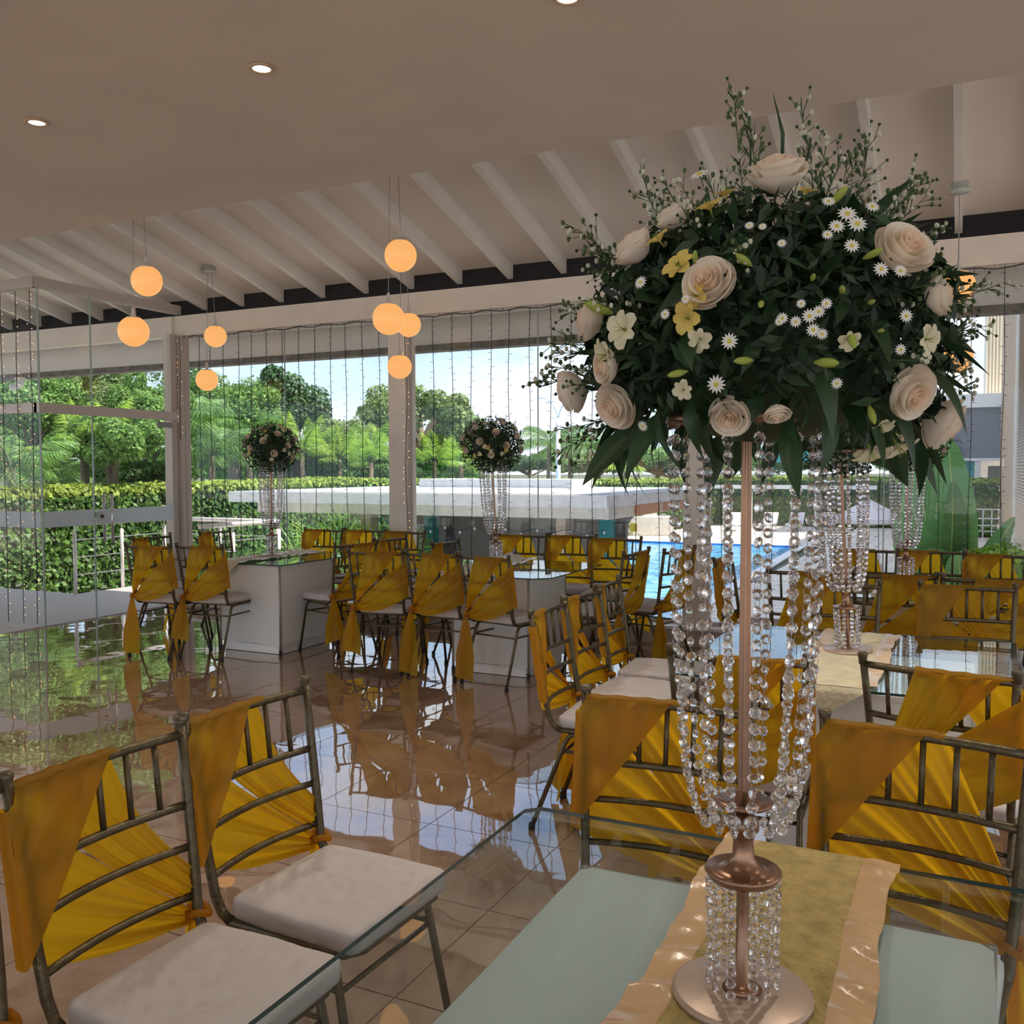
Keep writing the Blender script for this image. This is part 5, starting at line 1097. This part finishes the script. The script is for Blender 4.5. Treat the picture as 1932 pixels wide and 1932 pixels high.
# ---- right building
t=thing('slatted_building','tall building with timber slats along the right edge','building',(1.8,11,GZ))
LB=Vector((1.8,11,GZ))
X0=1.53
o=MB().box(X0+.1,X0+6,9.5,50,GZ,13).build('wall',M_pink,t); o.location=-LB
k=0; y=46.0
yy=50.0; kk=0
while yy>36.5: # vertical battens, far stretch
    o=MB().box(X0-.03-(.05 if kk%2 else 0),X0+.1,yy-.60,yy,GZ+.1,12.9).build('vertical_slat',M_slat if kk%2 else M_slatd,t); o.location=-LB; yy-=.62; kk+=1
for j in range(0,150):   # horizontal louvres in the nearer stretch
    z=GZ+.15+j*.10
    o=MB().add([(X0+.02,11,z),(X0+.1,11,z+.055),(X0+.1,36,z+.055),(X0+.02,36,z),(X0+.02,11,z-.012),(X0+.1,11,z+.043),(X0+.1,36,z+.043),(X0+.02,36,z-.012)],[(0,1,2,3),(7,6,5,4),(0,4,5,1),(3,2,6,7),(0,3,7,4)]).build('louvre',M_slat,t); o.location=-LB
for y0 in (36,23.5,11): o=MB().box(X0-.04,X0+.1,y0,y0+.45,GZ,13).build('pilaster',M_cream2,t); o.location=-LB
t=thing('cream_tower','cream batten clad tower above the slate screen','building',(1.2,52,GZ)); LB=Vector((1.2,52,GZ))
xa=aty(1860,700,52).x
o=MB().box(xa,X0+.1,52,58,4.9,16).build('core',M_cream2,t); o.location=-LB
x=xa
while x<X0: o=MB().box(x,x+.09,51.9,52,4.92,16).build('batten',M_slatc,t); o.location=-LB; x+=.15
t=thing('screened_annex','low annex with a slate grey screen and white roof edge','building',(0,49,GZ)); LB=Vector((0,49,GZ))
xl=aty(1700,800,49).x; xr=aty(1893,800,49).x
def AN(m,n,mt): o=m.build(n,mt,t); o.location=-LB; return o
AN(MB().box(xl,xr,48.8,55,4.35,4.98),'roof_edge',M_white); AN(MB().box(xl,xr-.1,49,49.1,1.98,4.35),'slate_screen',M_slate)
AN(MB().box(xl,xr,52,52.1,GZ,2.0),'rear_wall',M_conc); AN(MB().box(xl,xr,48.9,52,1.85,1.98),'lower_slab',M_white)
for px in(1845,): X=aty(px,890,49).x; AN(MB().box(X-.12,X+.12,49,49.3,GZ,1.9),'white_column',M_white)
X=aty(1829,890,49.2).x; AN(MB().box(X-.22,X+.22,49.3,49.5,-.5,1.9),'teal_column',M_teal)
a=aty(1864,890,50).x; AN(MB().box(a,a+.95,50,50.5,.9,1.62),'louvred_unit',M_ac)
t=thing('white_railing','short white railing before the far right hedge','railing',(.3,45,GZ)); LB=Vector((.3,45,GZ)); a=aty(1838,980,45).x; b=aty(1888,980,45).x
for z in(-.25,-.65,-.95,-1.2): AN(MB().box(a,b,45,45.05,z-.02,z+.02),'rail',M_white)
for k in range(4): x=a+(b-a)*k/3; AN(MB().box(x-.02,x+.02,45,45.06,GZ,-.23),'post',M_white)
t=thing('wall_lamp','small white box lamp on the slatted building','wall lamp',(X0-.06,44.5,1.7)); MB().box(-.05,.05,-.3,.3,-.2,.2).build('box',M_white,t)
# water slide tower
t=thing('water_slide_tower','teal water slide platform far behind the pool hedge','slide tower',(0,0,0)); q=at(1478,885,58); t.location=(q.x,q.y,GZ)
MB().box(-1.0,1.6,-1,1,3.5,4.9).build('platform',M_teal,t); MB().box(-1.2,1.8,-1.1,1.1,4.9,5.3).build('roof',M_conc,t)
for x,mt in((-.5,M_teal),(.5,M_teal),(1.0,M_orange)): MB().tube([(x,-.9,0),(x,-.9,3.5)],.10,8).build('leg',mt,t)
# lamp post
q=at(1053,885,30); t=thing('lamp_post','white street lamp post with curved double arms behind the pavilion','lamp post',(q.x,q.y,GZ))
h=1.55-GZ+(885-790)*30/FPX
MB().tube([(0,0,0),(0,0,h)],[.10,.07],10).build('post',M_white,t,True)
for s in(-1,1):
    for r_,hh in((.55,.78),(.32,.62)): MB().tube([(s*.02,0,h-.1)]+[(s*r_*(k/6)**1.6,0,h-.1+hh*math.sin(k/6*1.5)) for k in range(1,7)]+[(s*(r_+.12),0,h-.1+hh*.97)],.022,6).build('lamp_arm',M_white,t,True)
q=at(872,885,60); t=thing('utility_pole','thin grey pole beyond the trees right of the middle column','pole',(q.x,q.y,GZ)); MB().tube([(0,0,0),(0,0,5.4)],.10,6).build('pole',M_ac,t); MB().box(-.5,.5,-.05,.05,4.6,4.7).build('cross_arm',M_ac,t)
# steel frame with wire mesh, seen through the glass above the door
q=at(199,885,24); t=thing('mesh_frame','white steel frame with wire netting seen above the glass door','fence',(q.x,q.y,GZ)); s=24/FPX
zt=1.55+(885-702)*s; wd=120*s; rr_=Vector((rt[0],rt[1],0)).normalized()
MB().tube([(0,0,0),(0,0,zt-GZ)],.035,8).build('post',M_white,t); MB().tube([(0,0,zt-GZ),rr_*wd+Vector((0,0,zt-GZ))],.02,6).build('top_bar',M_steel,t)
MB().tube([Vector((0,0,zt-GZ-.90)),rr_*.72+Vector((0,0,zt-GZ))],.022,6).build('brace',M_white,t)
m=MB()
for k in range(26): x=wd*k/25; m.tube([rr_*x+Vector((0,0,zt-GZ-.0)),rr_*(x+.35)+Vector((0,0,zt-GZ-1.08))],.0035,3,cap=False)
for k in range(15): z=zt-GZ-.075*k; m.tube([rr_*.02+Vector((0,0,z-.06)),rr_*wd*.6+Vector((0,0,z+.02)),rr_*wd+Vector((0,0,z))],.0035,3,cap=False)
m.build('wire_netting',M_mesh,t)['kind']='stuff'
# security camera + blue ball
q=aty(37,690,8.9); q.z=2.86; t=thing('dome_camera','white security camera with dome under the outer fascia','camera',q); MB().lathe([(.001,0),(.07,0),(.075,-.03),(.001,-.03)],16).build('mount',M_cream2,t); MB().tube([(0,0,-.02),(.01,0,-.08),(-.03,-.02,-.12)],[.05,.05,.045],10).build('arm',M_white,t,True); MB().ell((-.07,-.05,-.13),(.062,.062,.058),14,8).build('dome',M_white,t,True)
d_=ray(252,917); q=Vector(C0+d_*(-15.25/d_[0])); q.z=1.215; t=thing('ball','blue ball resting on the hedge top','ball',q); MB().ell((0,0,0),(.09,.09,.07),14,8).build('shell',M_blue,t,True)
